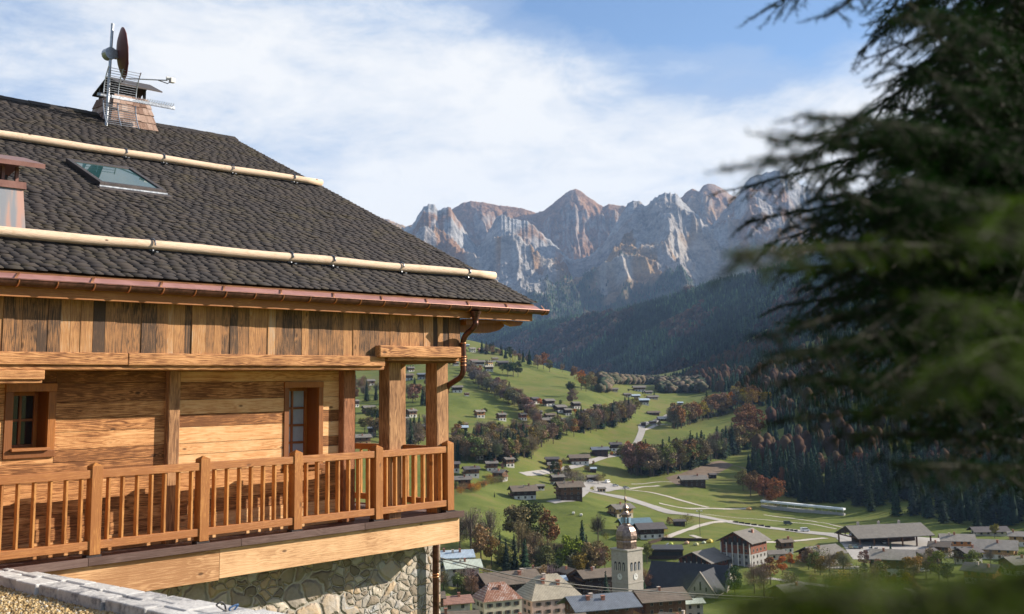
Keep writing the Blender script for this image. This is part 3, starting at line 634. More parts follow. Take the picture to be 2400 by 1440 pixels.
# downspout
dp = MB(); px_ = 13.365
dp.lathe([(.045, 1.03), (.05, 1.10), (.10, 1.225)], 14, (px_, 13.01)); 
def bend(a, m, c, n=6):
    a, m, c = map(np.array, (a, m, c)); return [tuple((1-t)**2*a+2*t*(1-t)*m+t*t*c) for t in np.linspace(0, 1, n)]
path = [(px_, 13.01, 1.08)]+bend((px_, 13.01, 1.02), (px_, 13.04, .95), (px_, 13.16, .90))+bend((px_, 13.22, .86), (px_, 13.30, .80), (px_, 13.30, .70))+[(px_, 13.30, .42)]+bend((px_, 13.30, .30), (px_, 13.30, .20), (px_, 13.40, .15), 8)+bend((px_+.01, 13.62, .06), (px_+.01, 13.73, 0), (px_+.01, 13.73, -.12), 8)+[(px_+.01, 13.73, -1.2), (px_+.01, 13.73, -2.0)]
dp.tube(path, .048, 14)
DP = dp.build('downspout', M_cu, CH, OFF, smooth=True)
for z in (.72, .50, .46, .42, .36): MB().lathe([(.05, z-.008), (.056, z), (.05, z+.008)], 14, (px_, 13.30)).build('collar', M_curing, DP, smooth=True)
p2 = MB().tube([(13.33, 13.90, -2.4), (13.33, 13.94, -2.6), (13.33, 13.94, -9)], .052, 14).build('downspout', M_cu, CH, OFF, smooth=True)
for z in (-3.0, -3.04): MB().lathe([(.053, z-.012), (.062, z), (.053, z+.012)], 14, (13.33, 13.94)).build('collar', M_curing, p2, smooth=True)
# purlins carrying the gable overhang
for n0, e0, hh in ((13.55, 14.55, .20), (17.4, 14.75, .22), (22.45, 14.75, .25), (27.5, 14.75, .22)):
    zt = rw(n0 if n0 < NR else 2*NR-n0, -.14)-.0; zt = min(zt, 5.5) if n0 != 13.55 else 1.115
    pr = [(13.3, zt), (e0, zt), (e0-.03, zt-.08), (e0-.15, zt-hh*.75), (e0-.4, zt-hh), (13.3, zt-hh)]
    MB().prism([(x, n0-.1, z) for x, z in pr], (0, .22, 0)).build('purlin', M_frame, CH, OFF)
MB().prism([(x, 13.26, z) for x, z in ((13.4, 1.12), (14.82, 1.12), (14.75, 1.05), (14.6, 1.03), (14.45, 1.06), (14.35, 1.10), (13.4, 1.02))], (0, .12, 0)).build('purlin', M_frame, CH, OFF)
# snow guards: peeled logs in steel hoops
for nm, n0, s0, s1, hoops in (('lower', 14.05, -2, 14.93, (2.2, 3.8, 5.8, 8.12, 10.43, 11.23, 12.67, 14.24)), ('upper', 19.02, -2, 14.90, (5.5, 8.0, 10.39, 11.16, 12.68, 14.17))):
    pts_ = []; ks = np.linspace(s0, s1, 40)
    o = MB(); o.tube([(x, n0+.008*math.sin(x*1.7), rw(n0, .135)+.006*math.sin(x*2.3+1)) for x in ks], [.066+.003*math.sin(x*3) for x in ks], 18)
    lg = o.build('snow_guard_log', M_log, CH, OFF, smooth=False)
    for p in lg.data.polygons: p.use_smooth = len(p.vertices) == 4
    for s in hoops:
        h = MB(); cz = rw(n0, .135)
        h.tube([(s, n0+.082*math.cos(a), cz+.082*math.sin(a)) for a in np.linspace(-2.0, 3.3, 18)], .013, 6); h.box(s-.02, s+.02, n0-.14, n0+.02, cz-.115, cz-.10)
        h.build('hoop', M_hoop, lg)
# roof light
s0, s1, n0, n1 = 8.83, 10.02, 16.93, 18.12
def onr(pr): return [(x, y, rw(y, h)) for x, y, h in pr]
def rbox(mb, a, b, c, d, h0, h1, m=0):
    bb = len(mb.v); mb.v += onr([(a, c, h0), (b, c, h0), (b, d, h0), (a, d, h0), (a, c, h1), (b, c, h1), (b, d, h1), (a, d, h1)])
    for q in ((3, 2, 1, 0), (4, 5, 6, 7), (0, 1, 5, 4), (1, 2, 6, 5), (2, 3, 7, 6), (3, 0, 4, 7)): mb.f.append(tuple(bb+i for i in q)); mb.m.append(m)
fr = MB(); rbox(fr, s0, s0+.08, n0, n1, .02, .12); rbox(fr, s1-.08, s1, n0, n1, .02, .12); rbox(fr, s0+.08, s1-.08, n1-.09, n1, .02, .118); rbox(fr, s0+.08, s1-.08, n0, n0+.07, .02, .118); rbox(fr, s0-.05, s1+.06, n0-.10, n0-.002, .03, .052)
SK = fr.build('roof_light', M_dark, CH, OFF, bevel=.004)
g_ = MB(); rbox(g_, s0+.07, s1-.07, n0+.06, n1-.08, .06, .10); g_.build('pane', M_glassb, SK)
g_ = MB(); rbox(g_, s0-.01, s1+.01, n0-.022, n0-.003, .055, .075); g_.build('drip_rail', M_zinc, SK)
# big chimney: tapering, clad in shakes, with a metal saddle on legs
m_shk = wood('chimney_shakes', [(.15,.085,.06), (.30,.20,.15), (.42,.31,.25), (.48,.42,.37)], 'z', 14, 2, .1, contrast=1.1)
CB = MB(); cs, cn = 12.07, 22.3
bz = 5.25; tz = 6.17
def cw(z, lo_, hi_): t = (z-bz)/(tz-bz); return lo_+(hi_-lo_)*t
CB.lathe([(cw(z, .60, .40)*math.sqrt(2)*.96, z) for z in (4.9, tz)], 4, (cs, cn), math.pi/4)
CHM = CB.build('chimney', m_shk, CH, OFF)
sk_ = MB(); rowsz = np.linspace(bz-.05, tz-.13, 6)
for r, z in enumerate(rowsz):
    z2 = z+.20
    for side_ in range(4):
        half0, half1 = cw(z, .60, .40)+.025, cw(z2, .60, .40)+.006
        x = -half0
        while x < half0-.03:
            w = random.uniform(.09, .19); x1 = min(x+w, half0); j = random.uniform(-.01, .01)
            def pt(a, hf, zz): return [(a, -hf, zz), (hf, a, zz), (-a, hf, zz), (-hf, -a, zz)][side_]
            k0, k1 = half1/half0, 1
            A = [pt(x+.003, half0, z+j), pt(x1-.003, half0, z+j), pt((x1-.003)*k0, half1, z2), pt((x+.003)*k0, half1, z2)]
            B = [pt(x+.003, half0-.02, z+j), pt(x1-.003, half0-.02, z+j)]
            bb = len(sk_.v); sk_.v += [(cs+p[0], cn+p[1], p[2]) for p in A+B]; sk_.f += [(bb, bb+1, bb+2, bb+3), (bb+1, bb, bb+4, bb+5)]; sk_.m += [0, 0]; x = x1
sk_.build('shake_cladding', m_shk, CHM)
MB().prism([(cs-.64, cn-.66, bz-.14), (cs+.64, cn-.66, bz-.14), (cs+.64, cn-.60, bz-.05), (cs-.64, cn-.60, bz-.05)], (0, .03, 0)).build('flashing', M_curing, CHM)
for dx in (-.33, .33):
    for dy in (-.33, .33): MB().box(cs+dx-.025, cs+dx+.025, cn+dy-.025, cn+dy+.025, tz-.05, tz+.34).build('saddle_leg', M_dark, CHM)
cap = MB(); zt = tz+.50
cap.prism([(11.70, cn-.52, zt-.25), (12.72, cn-.52, zt-.25), (12.72, cn, zt), (11.70, cn, zt)], (0, 0, .03))
cap.prism([(11.70, cn+.002, zt), (12.72, cn+.002, zt), (12.72, cn+.62, zt-.30), (11.70, cn+.62, zt-.30)], (0, 0, .03))
cap.build('saddle_roof', M_dark, CHM)
# small copper chimney near the left edge
m_cups, nt, b = new_mat('stained_copper', .45); b.inputs['Metallic'].default_value = .35
tc = N(nt, 'ShaderNodeTexCoord').outputs['Object']; mp = N(nt, 'ShaderNodeMapping'); mp.inputs['Scale'].default_value = (9, 9, .9); L(nt, tc, mp.inputs[0])
L(nt, ramp(nt, noise(nt, mp.outputs[0], 1.0, 4, .6), [(.42, (.20, .21, .235)), (.52, (.27, .23, .225)), (.62, (.38, .23, .19))]).outputs[0], b.inputs['Base Color'])
q = MB(); c0, c1 = 6.02, 14.84
q.lathe([(.50*math.sqrt(2), 1.85), (.445*math.sqrt(2), 2.62)], 4, (c0, c1), math.pi/4); SC = q.build('flue_chimney', m_cups, CH, OFF)
MB().lathe([(.475*math.sqrt(2), 2.61), (.47*math.sqrt(2), 2.70), (.2, 2.70)], 4, (c0, c1), math.pi/4).build('collar', M_brownmetal, SC)
lg = MB()
for dx in (-.38, -.05, .2, .38):
    for dy in (-.38, .38): lg.box(c0+dx-.02, c0+dx+.02, c1+dy-.02, c1+dy+.02, 2.69, 2.90)
lg.build('cap_leg', M_brownmetal, SC)
MB().box(c0-.36, c0+.30, c1-.3, c1+.3, 2.6, 2.8).build('flue', M_dark, SC)
MB().prism([(c0-.66, c1-.62, 2.88), (c0-.66, c1-.62, 2.94), (c0-.66, c1, 3.12), (c0-.66, c1+.62, 2.94), (c0-.66, c1+.62, 2.88), (c0-.66, c1, 3.06)], (1.30, 0, 0)).build('cap_roof', M_brownmetal, SC)

# satellite dish and mast on the chimney
SD = empty('satellite_dish', c2w(11.25, 21.55, 5.35), AZ); tag(SD, 'dark red satellite dish on a steel mast strapped to the roof chimney', 'satellite dish')
O2 = (-11.25, -21.55, -5.35)
ma = MB().tube([(11.30, 21.5, 5.32), (11.36, 21.5, 7.60)], .030, 10); ma.build('mast', M_zinc, SD, O2)
MB().tube([(11.33, 21.45, 6.95), (11.33, 21.62, 6.95)], .13, 16).box(11.30, 11.52, 21.46, 21.60, 6.88, 7.05).build('bracket', M_zinc, SD, O2)
m_dish = metal('dish_red', (.10,.03,.028), (.15,.05,.045), .5, 5, .2)
dv = MB(); ax = np.array([.973, -.31, .10]); ax /= np.linalg.norm(ax); e1_ = np.cross(ax, [0, 0, 1.]); e1_ /= np.linalg.norm(e1_); e2_ = np.cross(e1_, ax); cen = np.array([11.50, 21.5, 7.0])
rings = [(0, 0), (.15, .010), (.30, .042), (.42, .085), (.50, .12)]; nn_ = 40
for r, h in rings:
    for k in range(nn_):
        a = 2*math.pi*k/nn_; rib = .006*(k % 4 == 0)*(r > .1); dv.v.append(tuple(cen+ax*(h+rib)+r*math.cos(a)*e1_*.92+r*math.sin(a)*e2_*1.08))
for r, h in reversed(rings):
    for k in range(nn_):
        a = 2*math.pi*k/nn_; dv.v.append(tuple(cen+ax*(h-.014)+r*math.cos(a)*e1_*.93+r*math.sin(a)*e2_*1.09))
nr_ = len(rings)*2
for i in range(nr_-1):
    for k in range(nn_): k2 = (k+1) % nn_; dv.f.append((i*nn_+k, i*nn_+k2, (i+1)*nn_+k2, (i+1)*nn_+k)); dv.m.append(0)
dv.build('reflector', m_dish, SD, O2, smooth=True)
p0 = cen-e2_*.54+ax*.12; p1_ = cen+ax*.98-e2_*.56
MB().tube([tuple(p0), tuple(p1_)], .014, 8).build('feed_arm', M_zinc, SD, O2)
MB().tube([tuple(p1_-ax*.02+e2_*.05), tuple(p1_+ax*.12+e2_*.03)], .034, 10).box(*(v for c in zip(p1_-.05+ax*.10, p1_+.05+ax*.10) for v in c)).build('receiver', M_white, SD, O2)
MB().tube([tuple(p1_-ax*.2), tuple(p1_-e2_*.07), tuple(p1_+ax*.1)], .010, 6).tube([tuple(p0), tuple(p0+np.array([-.1, 0, -.12])), (11.36, 21.5, 6.2)], .010, 6).build('cable', M_dark, SD, O2)
# television grid aerial: two curved grids and the log antenna between
TA = empty('television_aerial', c2w(11.4, 21.4, 5.4), AZ); tag(TA, 'silver grid television aerial in front of the shake-clad roof chimney', 'aerial')
O3 = (-11.4, -21.4, -5.4)
for nm, z0, sg in (('upper', 6.08, 1), ('lower', 5.92, -1)):
    gm = MB()
    def gp(t, x): return (x, 21.42-.16*t*t+.0, z0+sg*.50*t)
    for i in range(11): t = .06+i/10*.94; gm.tube([gp(t, 11.18), gp(t, 11.9)], .0065, 5)
    for x in (11.18, 11.5, 11.9): gm.tube([gp(t, x) for t in np.linspace(0, 1.05, 8)], .012, 5)
    gm.build('reflector_grid', M_zinc, TA, O3)
bm_ = MB().box(11.3, 12.75, 21.30, 21.34, 5.97, 6.03)
for i in range(16):
    x = 11.85+i*.055; hh = .085; bm_.tube([(x, 21.32, 6.0), (x+.03, 21.32-.05, 6.0+hh)], .007, 5); bm_.tube([(x, 21.32, 6.0), (x+.03, 21.32-.05, 6.0-hh*.6)], .007, 5); bm_.tube([(x, 21.25, 6.03), (x+.02, 21.42, 6.03)], .006, 5)
bm_.build('boom', M_zinc, TA, O3)
MB().box(11.1, 12.66, 21.66, 21.70, 5.36, 5.41).build('strap', M_zinc, TA, O3); MB().box(11.15, 12.0, 21.6, 21.64, 6.05, 6.11).build('strap', M_zinc, TA, O3)

# foreground: gravel terrace and its stone coping wall
m_cop, nt, b = new_mat('pale_coping_stone', .9)
g = N(nt, 'ShaderNodeTexCoord').outputs['Object']; isl = N(nt, 'ShaderNodeNewGeometry').outputs['Random Per Island']
n = noise(nt, g, 9, 7, .75); n2_ = noise(nt, g, 2.3, 4, .6, 1.2)
L(nt, ramp(nt, mth(nt, 'ADD', mth(nt, 'MULTIPLY', n, .6), mth(nt, 'ADD', mth(nt, 'MULTIPLY', n2_, .45), mth(nt, 'MULTIPLY', isl, .12))), [(.36, (.11, .11, .125)), (.46, (.24, .24, .25)), (.54, (.46, .45, .44)), (.72, (.60, .59, .57))]).outputs[0], b.inputs['Base Color']); bump(nt, b, n, .8, .03)
CW = empty('coping_wall', c2w(6.4, 11.5, -3.2), AZ); tag(CW, 'low garden wall with pale stone coping running out below the chalet balcony', 'wall')
O4 = (-6.4, -11.5, 3.2); CPZ = -1.955
MB().box(5.80, 6.05, 6.8, 13.34, -5.5, CPZ-.13).build('wall_base', m_stone, CW, O4)
cp = MB(); n = 6.6; rr_ = random.Random(3)
while n < 13.3:
    w = min(rr_.uniform(.28, .5), 13.375-n); cut = rr_.uniform(5.90, 6.02); sb = 6.32-(n-9)*.062
    for a, b2 in ((5.715+rr_.uniform(-.025, .025), cut), (cut, sb+rr_.uniform(-.03, .03))):
        z = CPZ+rr_.uniform(-.008, .008); q = [(a+.006+rr_.uniform(0, .01), n+.008), (b2-.006, n+.008+rr_.uniform(0, .02)), (b2-.006-rr_.uniform(0, .015), n+w-.008), (a+.006, n+w-.008-rr_.uniform(0, .02))]
        cp.prism([(x, y, z-.13) for x, y in q], (rr_.uniform(-.01, .01), 0, .13))
    n += w
co = cp.build('coping', m_cop, CW, O4, bevel=.015)
GS = empty('gravel_terrace', (0, 0, 0)); bpy.data.objects.remove(GS)
m_grav = plain('sandy_gravel', (.36, .25, .12), .95, 30, .35)
gx0 = MB(); 
def tpt(s, n, z): return c2w(s, n, z)
tz_ = -2.10
gx0.poly([tpt(5.8, 6.2, tz_), tpt(5.8, 13.36, tz_), tpt(1, 13.36, tz_+.3), tpt(1, 6.2, tz_+.1)][::-1])
gx0.build('terrace', m_grav); tag(bpy.data.objects['terrace'], kind='structure')
ns = 30000; ss = 5.78-RNG.random(ns)**1.5*3.0; nn2 = RNG.uniform(7.2, 13.3, ns); zz = tz_+(5.8-ss)/4.8*.2+RNG.uniform(0, .02, ns)
base = np.array([(1, 0, 0), (-1, 0, 0), (0, 1, 0), (0, -1, 0), (0, 0, 1), (0, 0, -1)], float); fo = np.array([(0, 2, 4), (2, 1, 4), (1, 3, 4), (3, 0, 4), (2, 0, 5), (1, 2, 5), (3, 1, 5), (0, 3, 5)])
Rm = RNG.normal(size=(ns, 3, 3)); Rm = np.linalg.qr(Rm)[0]; scs = RNG.uniform(.010, .026, (ns, 1, 1))*RNG.uniform(.6, 1.3, (ns, 6, 1))
Vg = np.einsum('kj,nij->nki', base, Rm)*scs; ctr = np.stack([ss*ca_-nn2*sa_, ss*sa_+nn2*ca_, zz+.008], 1); Vg = Vg+ctr[:, None]
m_peb, nt, b = new_mat('pebble', .9); isl = N(nt, 'ShaderNodeNewGeometry').outputs['Random Per Island']
L(nt, ramp(nt, isl, [(0, (.19, .12, .05)), (.5, (.40, .28, .13)), (.85, (.52, .40, .22)), (1, (.42, .40, .36))]).outputs[0], b.inputs['Base Color'])
tag(addmesh('gravel', npmesh('gravel', Vg.reshape(-1, 3), (fo[None]+(np.arange(ns)*6)[:, None, None]).reshape(-1, 3), m_peb)), 'sandy yellow gravel on the terrace', 'gravel', kind='stuff')
# loose cables curling over the coping end
cbz = CPZ
for i, (col_, pth, lb) in enumerate((((.02, .02, .025), [(540, 1440, 0), (520, 1432, .10), (505, 1422, .17), (520, 1414, .2), (528, 1424, .14), (530, 1442, 0)], 'black cable loop sticking up behind the stone coping'), ((.02, .08, .2), [(548, 1444, 0), (535, 1432, .08), (545, 1425, .12), (560, 1420, .15), (552, 1430, .1), (542, 1446, 0)], 'blue cable loop curling over the stone coping'))):
    p_ = []
    for px, py, h in pth: d = ray(px, py-4); t = 9.1/(d@np.array([-sa_, ca_, 0])); p_.append(d*t)
    pp = np.array(p_); tt_ = np.linspace(0, len(pp)-1, 30); sm = np.stack([np.interp(tt_, range(len(pp)), pp[:, k]) for k in range(3)], 1)
    for _ in range(3): sm[1:-1] = (sm[:-2]+sm[1:-1]*2+sm[2:])/4
    o = MB().tube([tuple(q-sm[0]) for q in sm], .008, 6).build('cable', plain('cable_%d' % i, col_, .5), loc=tuple(sm[0])); tag(o, lb, 'cable')
# ================================================================ valley: roads, houses, church, trees, cars
m_road = plain('pale_road', (.30, .28, .26), .9, .3, .12); m_path = plain('gravel_path', (.40, .36, .31), .95, .4, .15)
def strip(name, pix, w, mat, lift=.18, w2=None):
    pts_ = [hit(*p) for p in pix]; pts_ = [p for p in pts_ if p is not None]
    P2 = np.array(pts_)[:, :2]; seg = np.r_[0, np.cumsum(np.hypot(*np.diff(P2, axis=0).T))]; n = max(8, int(seg[-1]/2.5)); t = np.linspace(0, seg[-1], n)
    x = np.interp(t, seg, P2[:, 0]); y = np.interp(t, seg, P2[:, 1])
    for _ in range(6): x[1:-1] = (x[:-2]+2*x[1:-1]+x[2:])/4; y[1:-1] = (y[:-2]+2*y[1:-1]+y[2:])/4
    tx = np.gradient(x); ty = np.gradient(y); l = np.hypot(tx, ty)+1e-9; nx, ny = -ty/l, tx/l; ww = np.interp(t, [0, seg[-1]], [w, w2 or w])/2
    V = []; K = 5
    for i in range(n):
        for k in range(K):
            f = (k/(K-1)*2-1)*ww[i]; X, Y = x[i]+nx[i]*f, y[i]+ny[i]*f; V.append((X, Y, ground(X, Y)+lift))
    idx = np.arange(n*K).reshape(n, K); F = np.c_[idx[:-1, :-1].ravel(), idx[:-1, 1:].ravel(), idx[1:, 1:].ravel(), idx[1:, :-1].ravel()]
    return tag(addmesh(name, npmesh(name, np.array(V), F, mat, smooth=True)), kind='structure')
def area(name, pix, mat, lift=.12, n=26):
    q = np.array([hit(*p)[:2] for p in pix]); a, b, c, d = q; V = []
    for i in range(n):
        for j in range(n):
            u, v = i/(n-1), j/(n-1); p = (a*(1-u)+b*u)*(1-v)+(d*(1-u)+c*u)*v; V.append((p[0], p[1], ground(*p)+lift))
    idx = np.arange(n*n).reshape(n, n); F = np.c_[idx[:-1, :-1].ravel(), idx[:-1, 1:].ravel(), idx[1:, 1:].ravel(), idx[1:, :-1].ravel()]
    return tag(addmesh(name, npmesh(name, np.array(V), F, mat, smooth=True)), kind='structure')
strip('road', [(1365,1145),(1420,1160),(1480,1172),(1545,1192),(1600,1205),(1680,1218),(1760,1232),(1850,1243),(1920,1250),(2000,1262),(2060,1290)], 10, m_road, w2=13)
strip('road', [(1290,1178),(1340,1172),(1365,1150),(1372,1130)], 9, m_road)
area('parking', [(1372,1128),(1400,1155),(1475,1146),(1420,1128)], m_road)
strip('road', [(1225,1112),(1270,1108),(1310,1100),(1345,1095),(1385,1082),(1420,1070),(1452,1066)], 6, m_road)
strip('road', [(1452,1062),(1480,1048),(1497,1030),(1505,1010),(1503,1000),(1515,992),(1540,985),(1570,972),(1585,962)], 6, m_road)
strip('road', [(1505,1010),(1525,1004),(1560,995)], 4, m_path)
strip('path', [(1468,1148),(1515,1153),(1560,1163),(1600,1175),(1660,1190)], 3.5, m_path)
strip('path', [(1475,1146),(1510,1141),(1545,1139)], 3, m_path)
strip('path', [(1545,1180),(1600,1192),(1680,1193),(1760,1192)], 3.5, m_path)
strip('path', [(1560,1262),(1590,1250),(1640,1232),(1720,1222)], 4, m_path)
strip('path', [(1700,1285),(1780,1272),(1870,1268),(1935,1262)], 4, m_path)
strip('path', [(1620,1255),(1640,1262)], 3, m_path)
strip('road', [(1790,1355),(1880,1368),(2000,1382),(2120,1392),(2260,1405),(2390,1412)], 5, m_road)
for q_ in ([(1790,1207),(1860,1215),(1930,1226),(1985,1238)],[(1640,1205),(1720,1213),(1830,1222),(1960,1240)],[(1610,1090),(1660,1082),(1720,1090),(1750,1100)],[(1480,1135),(1560,1128),(1590,1132)]): strip('track', q_, 1.6, bpy.data.materials['gravel_path'] if q_[0][0] != 1610 else plain('worn_earth', (.17, .13, .08), .95, .4, .3), .06)
strip('road', [(1900,1328),(1960,1330),(2030,1332)], 7, m_road)
area('market_square', [(1960,1262),(2000,1312),(2290,1302),(2200,1262)], m_road)
area('farm_track', [(1560,1120),(1590,1140),(1720,1090),(1690,1080)], plain('bare_earth', (.14, .10, .07), .95, .3, .3), .08)

PAL = dict(white=(.72,.68,.60), cream=(.66,.57,.43), pink=(.58,.42,.36), grey=(.33,.32,.31), brown=(.13,.065,.035), dark=(.055,.033,.024), orange=(.40,.18,.06), red=(.20,.07,.04), honey=(.46,.28,.12), lilac=(.42,.40,.43),
           rgrey=(.15,.135,.118), rdark=(.085,.075,.075), rbrown=(.135,.105,.08), rpale=(.23,.205,.175), rblue=(.10,.16,.19), rsteel=(.12,.135,.16), rsky=(.34,.41,.48), rgreen=(.44,.48,.40), rtan=(.33,.29,.22), rrust=(.26,.09,.05), rblack=(.035,.038,.045), rred=(.24,.13,.10))
_mc = {}
def pm(key, kind):
    if (key, kind) in _mc: return _mc[key, kind]
    c = np.array(PAL[key]); m, nt, b = new_mat('%s_%s' % (kind, key), .85 if key not in ('rsky', 'rgreen', 'rsteel', 'rblue', 'rrust') else .5)
    tc = N(nt, 'ShaderNodeTexCoord').outputs['Object']
    if kind == 'roof':
        wv = N(nt, 'ShaderNodeTexWave'); wv.wave_type = 'BANDS'; wv.bands_direction = 'X' if key in ('rsky', 'rgreen', 'rsteel', 'rblue', 'rrust', 'rtan') else 'Z'; wv.inputs['Scale'].default_value = .55 if wv.bands_direction == 'X' else .9; wv.inputs['Distortion'].default_value = .6; L(nt, tc, wv.inputs['Vector'])
        n = noise(nt, tc, .5, 6, .7); n2 = noise(nt, tc, 3, 4, .7); f = mth(nt, 'ADD', mth(nt, 'MULTIPLY', n, .5), mth(nt, 'ADD', mth(nt, 'MULTIPLY', n2, .3), mth(nt, 'MULTIPLY', wv.outputs['Fac'], .2)))
        if key == 'rrust': cr = ramp(nt, f, [(.36, (.12, .05, .035)), (.5, (.24, .10, .055)), (.58, (.34, .18, .11)), (.64, (.48, .45, .43)), (.75, (.5, .5, .5))])
        else: cr = ramp(nt, f, [(.3, tuple(c*.55)), (.5, tuple(c)), (.72, tuple(np.minimum(c*1.5, .8)))])
    elif kind == 'timber':
        mp = N(nt, 'ShaderNodeMapping'); mp.inputs['Scale'].default_value = (6, 6, .8); L(nt, tc, mp.inputs[0]); n = noise(nt, mp.outputs[0], 1.2, 5, .7); f = n
        cr = ramp(nt, f, [(.3, tuple(c*.45)), (.5, tuple(c)), (.7, tuple(np.minimum(c*1.7, .8)))])
    else:
        f = noise(nt, tc, .6, 6, .7); cr = ramp(nt, f, [(.3, tuple(c*.78)), (.7, tuple(np.minimum(c*1.12, .85)))])
    L(nt, cr.outputs[0], b.inputs['Base Color']); bump(nt, b, f, .3, .06); _mc[key, kind] = m; return m
M_wd = plain('pane_dark', (.025, .028, .034), .25, 1, .3); M_wf = plain('frame_pale', (.30, .25, .20), .7, 3, .1); M_sht = plain('shutter', (.10, .065, .04), .7, 3, .2)
M_chim = plain('render_chimney', (.5, .42, .36), .9, 2, .25); M_brick = plain('brick_chimney', (.34, .15, .10), .9, 4, .3)
_wc = {}
def winmesh(w, h, det):
    k = (round(w, 1), round(h, 1), det)
    if k not in _wc:
        fr = MB(); t = .09
        fr.box(-w/2-t, w/2+t, -.05, .03, h/2, h/2+t).box(-w/2-t, w/2+t, -.07, .03, -h/2-t, -h/2).box(-w/2-t, -w/2, -.05, .03, -h/2, h/2).box(w/2, w/2+t, -.05, .03, -h/2, h/2).box(-.03, .03, -.045, .03, -h/2, h/2)
        pn = MB().box(-w/2, w/2, -.03, .02, -h/2, h/2)
        sh = MB().box(-w/2-t-.42, -w/2-t-.02, -.07, -.01, -h/2, h/2).box(w/2+t+.02, w/2+t+.42, -.07, -.01, -h/2, h/2)
        _wc[k] = (fr.mesh('window', M_wf), pn.mesh('pane', M_wd), sh.mesh('shutters', M_sht))
    return _wc[k]
def put_window(root, x, y, z, rz, w, h, det, shut=False):
    fr, pn, sh = winmesh(w, h, det)
    o = addmesh('window', fr if det else pn, root); o.location = (x, y, z); o.rotation_euler = (0, 0, rz)
    if det:
        p = addmesh('pane', pn, o)
        if shut: addmesh('shutters', sh, o)
def house(px, py, wpx, yaw, base, up, rf, label, LW=1.25, st=2, h1=None, cat='house', name='house', hip=False, bal=True, chim=1, det=None, pitch=.42, group=None, over=.135, shut=False, at=None, solid=True):
    p = hit(px, py) if at is None else at
    if p is None: return None
    dist = p[1]; th = math.radians(yaw); vis = wpx*dist/FPX
    Lh = vis/(abs(math.cos(th))+abs(math.sin(th))/LW)/(1+2*over*.8); Wd = Lh/LW; H = 2.55*st+.2
    if wpx < 24: H = min(H, Wd*.75)
    # move the centre back so that the front foot sits on the measured point
    dep = (abs(math.sin(th))*Lh+abs(math.cos(th))*Wd)/2*.8
    x, y = p[0]*(dist+dep)/dist, p[1]+dep; z = min(p[2], ground(x, y))-.1
    det = (wpx > 62) if det is None else det
    r = empty(name, (x, y, z), th); tag(r, label, cat, group)
    h1 = (H*.45 if up else H) if h1 is None else h1; zb = -2.5
    if solid: MB().box(-Lh/2, Lh/2, -Wd/2, Wd/2, zb, h1).build('wall', pm(base, 'wall') if base not in ('brown', 'dark', 'orange', 'red', 'honey') else pm(base, 'timber'), r)
    ov = over*Lh if not hip else .45; rp = pitch
    if hip:
        rh = rp*Wd/2*1.25; t = .18; mb = MB(); e_ = Lh/2-Wd/2*.75
        a = [(-Lh/2-ov, -Wd/2-ov, H), (Lh/2+ov, -Wd/2-ov, H), (Lh/2+ov, Wd/2+ov, H), (-Lh/2-ov, Wd/2+ov, H)]; rd = [(-e_, 0, H+rh), (e_, 0, H+rh)]
        mb.poly([a[0], a[1], rd[1], rd[0]]).poly([a[1], a[2], rd[1]]).poly([a[2], a[3], rd[0], rd[1]]).poly([a[3], a[0], rd[0]]).poly(a[::-1])
        if up: MB().box(-Lh/2+.02, Lh/2-.02, -Wd/2+.02, Wd/2-.02, h1, H-.01).build('upper_wall', pm(up, 'wall'), r)
        elif h1 < H: MB().box(-Lh/2+.02, Lh/2-.02, -Wd/2+.02, Wd/2-.02, h1, H-.01).build('upper_wall', pm(base, 'wall'), r)
        RFo = mb.build('roof', pm(rf, 'roof'), r)
    else:
        rh = rp*Wd/2
        if up and solid:
            mb = MB().prism([(-Lh/2-.06, -Wd/2-.06, h1), (-Lh/2-.06, Wd/2+.06, h1), (-Lh/2-.06, Wd/2+.06, H-.05), (-Lh/2-.06, 0, H+rh-.08), (-Lh/2-.06, -Wd/2-.06, H-.05)], (Lh+.12, 0, 0)); mb.build('timber_wall', pm(up, 'timber'), r)
        elif solid:
            MB().prism([(-Lh/2+.02, -Wd/2+.02, h1-.01), (-Lh/2+.02, Wd/2-.02, h1-.01), (-Lh/2+.02, Wd/2-.02, H-.05), (-Lh/2+.02, 0, H+rh-.08), (-Lh/2+.02, -Wd/2+.02, H-.05)], (Lh-.04, 0, 0)).build('gable_wall', pm(base, 'wall') if base not in ('brown', 'dark', 'orange', 'red', 'honey') else pm(base, 'timber'), r)
        t = .24; ey = Wd/2+ov*.85; ez = H-rp*ov*.85; mb = MB(); x0 = -Lh/2-ov
        mb.prism([(x0, -ey, ez), (x0, 0, H+rh), (x0, ey, ez), (x0, ey, ez+t), (x0, 0, H+rh+t), (x0, -ey, ez+t)], (Lh+2*ov, 0, 0)); RFo = mb.build('roof', pm(rf, 'roof'), r)
    rr = random.Random(int(px*7+py))
    for i in range(chim):
        cx_ = rr.uniform(-.3, .3)*Lh; cy_ = rr.uniform(-.25, -.05)*Wd; cz = H+rh*(1-abs(cy_)/(Wd/2)); s_ = max(.35, Lh*.028)
        MB().box(cx_-s_, cx_+s_, cy_-s_, cy_+s_, cz-.6, cz+1.3).box(cx_-s_*1.3, cx_+s_*1.3, cy_-s_*1.3, cy_+s_*1.3, cz+1.3, cz+1.5).build('chimney', M_chim if i % 2 else M_brick, RFo)
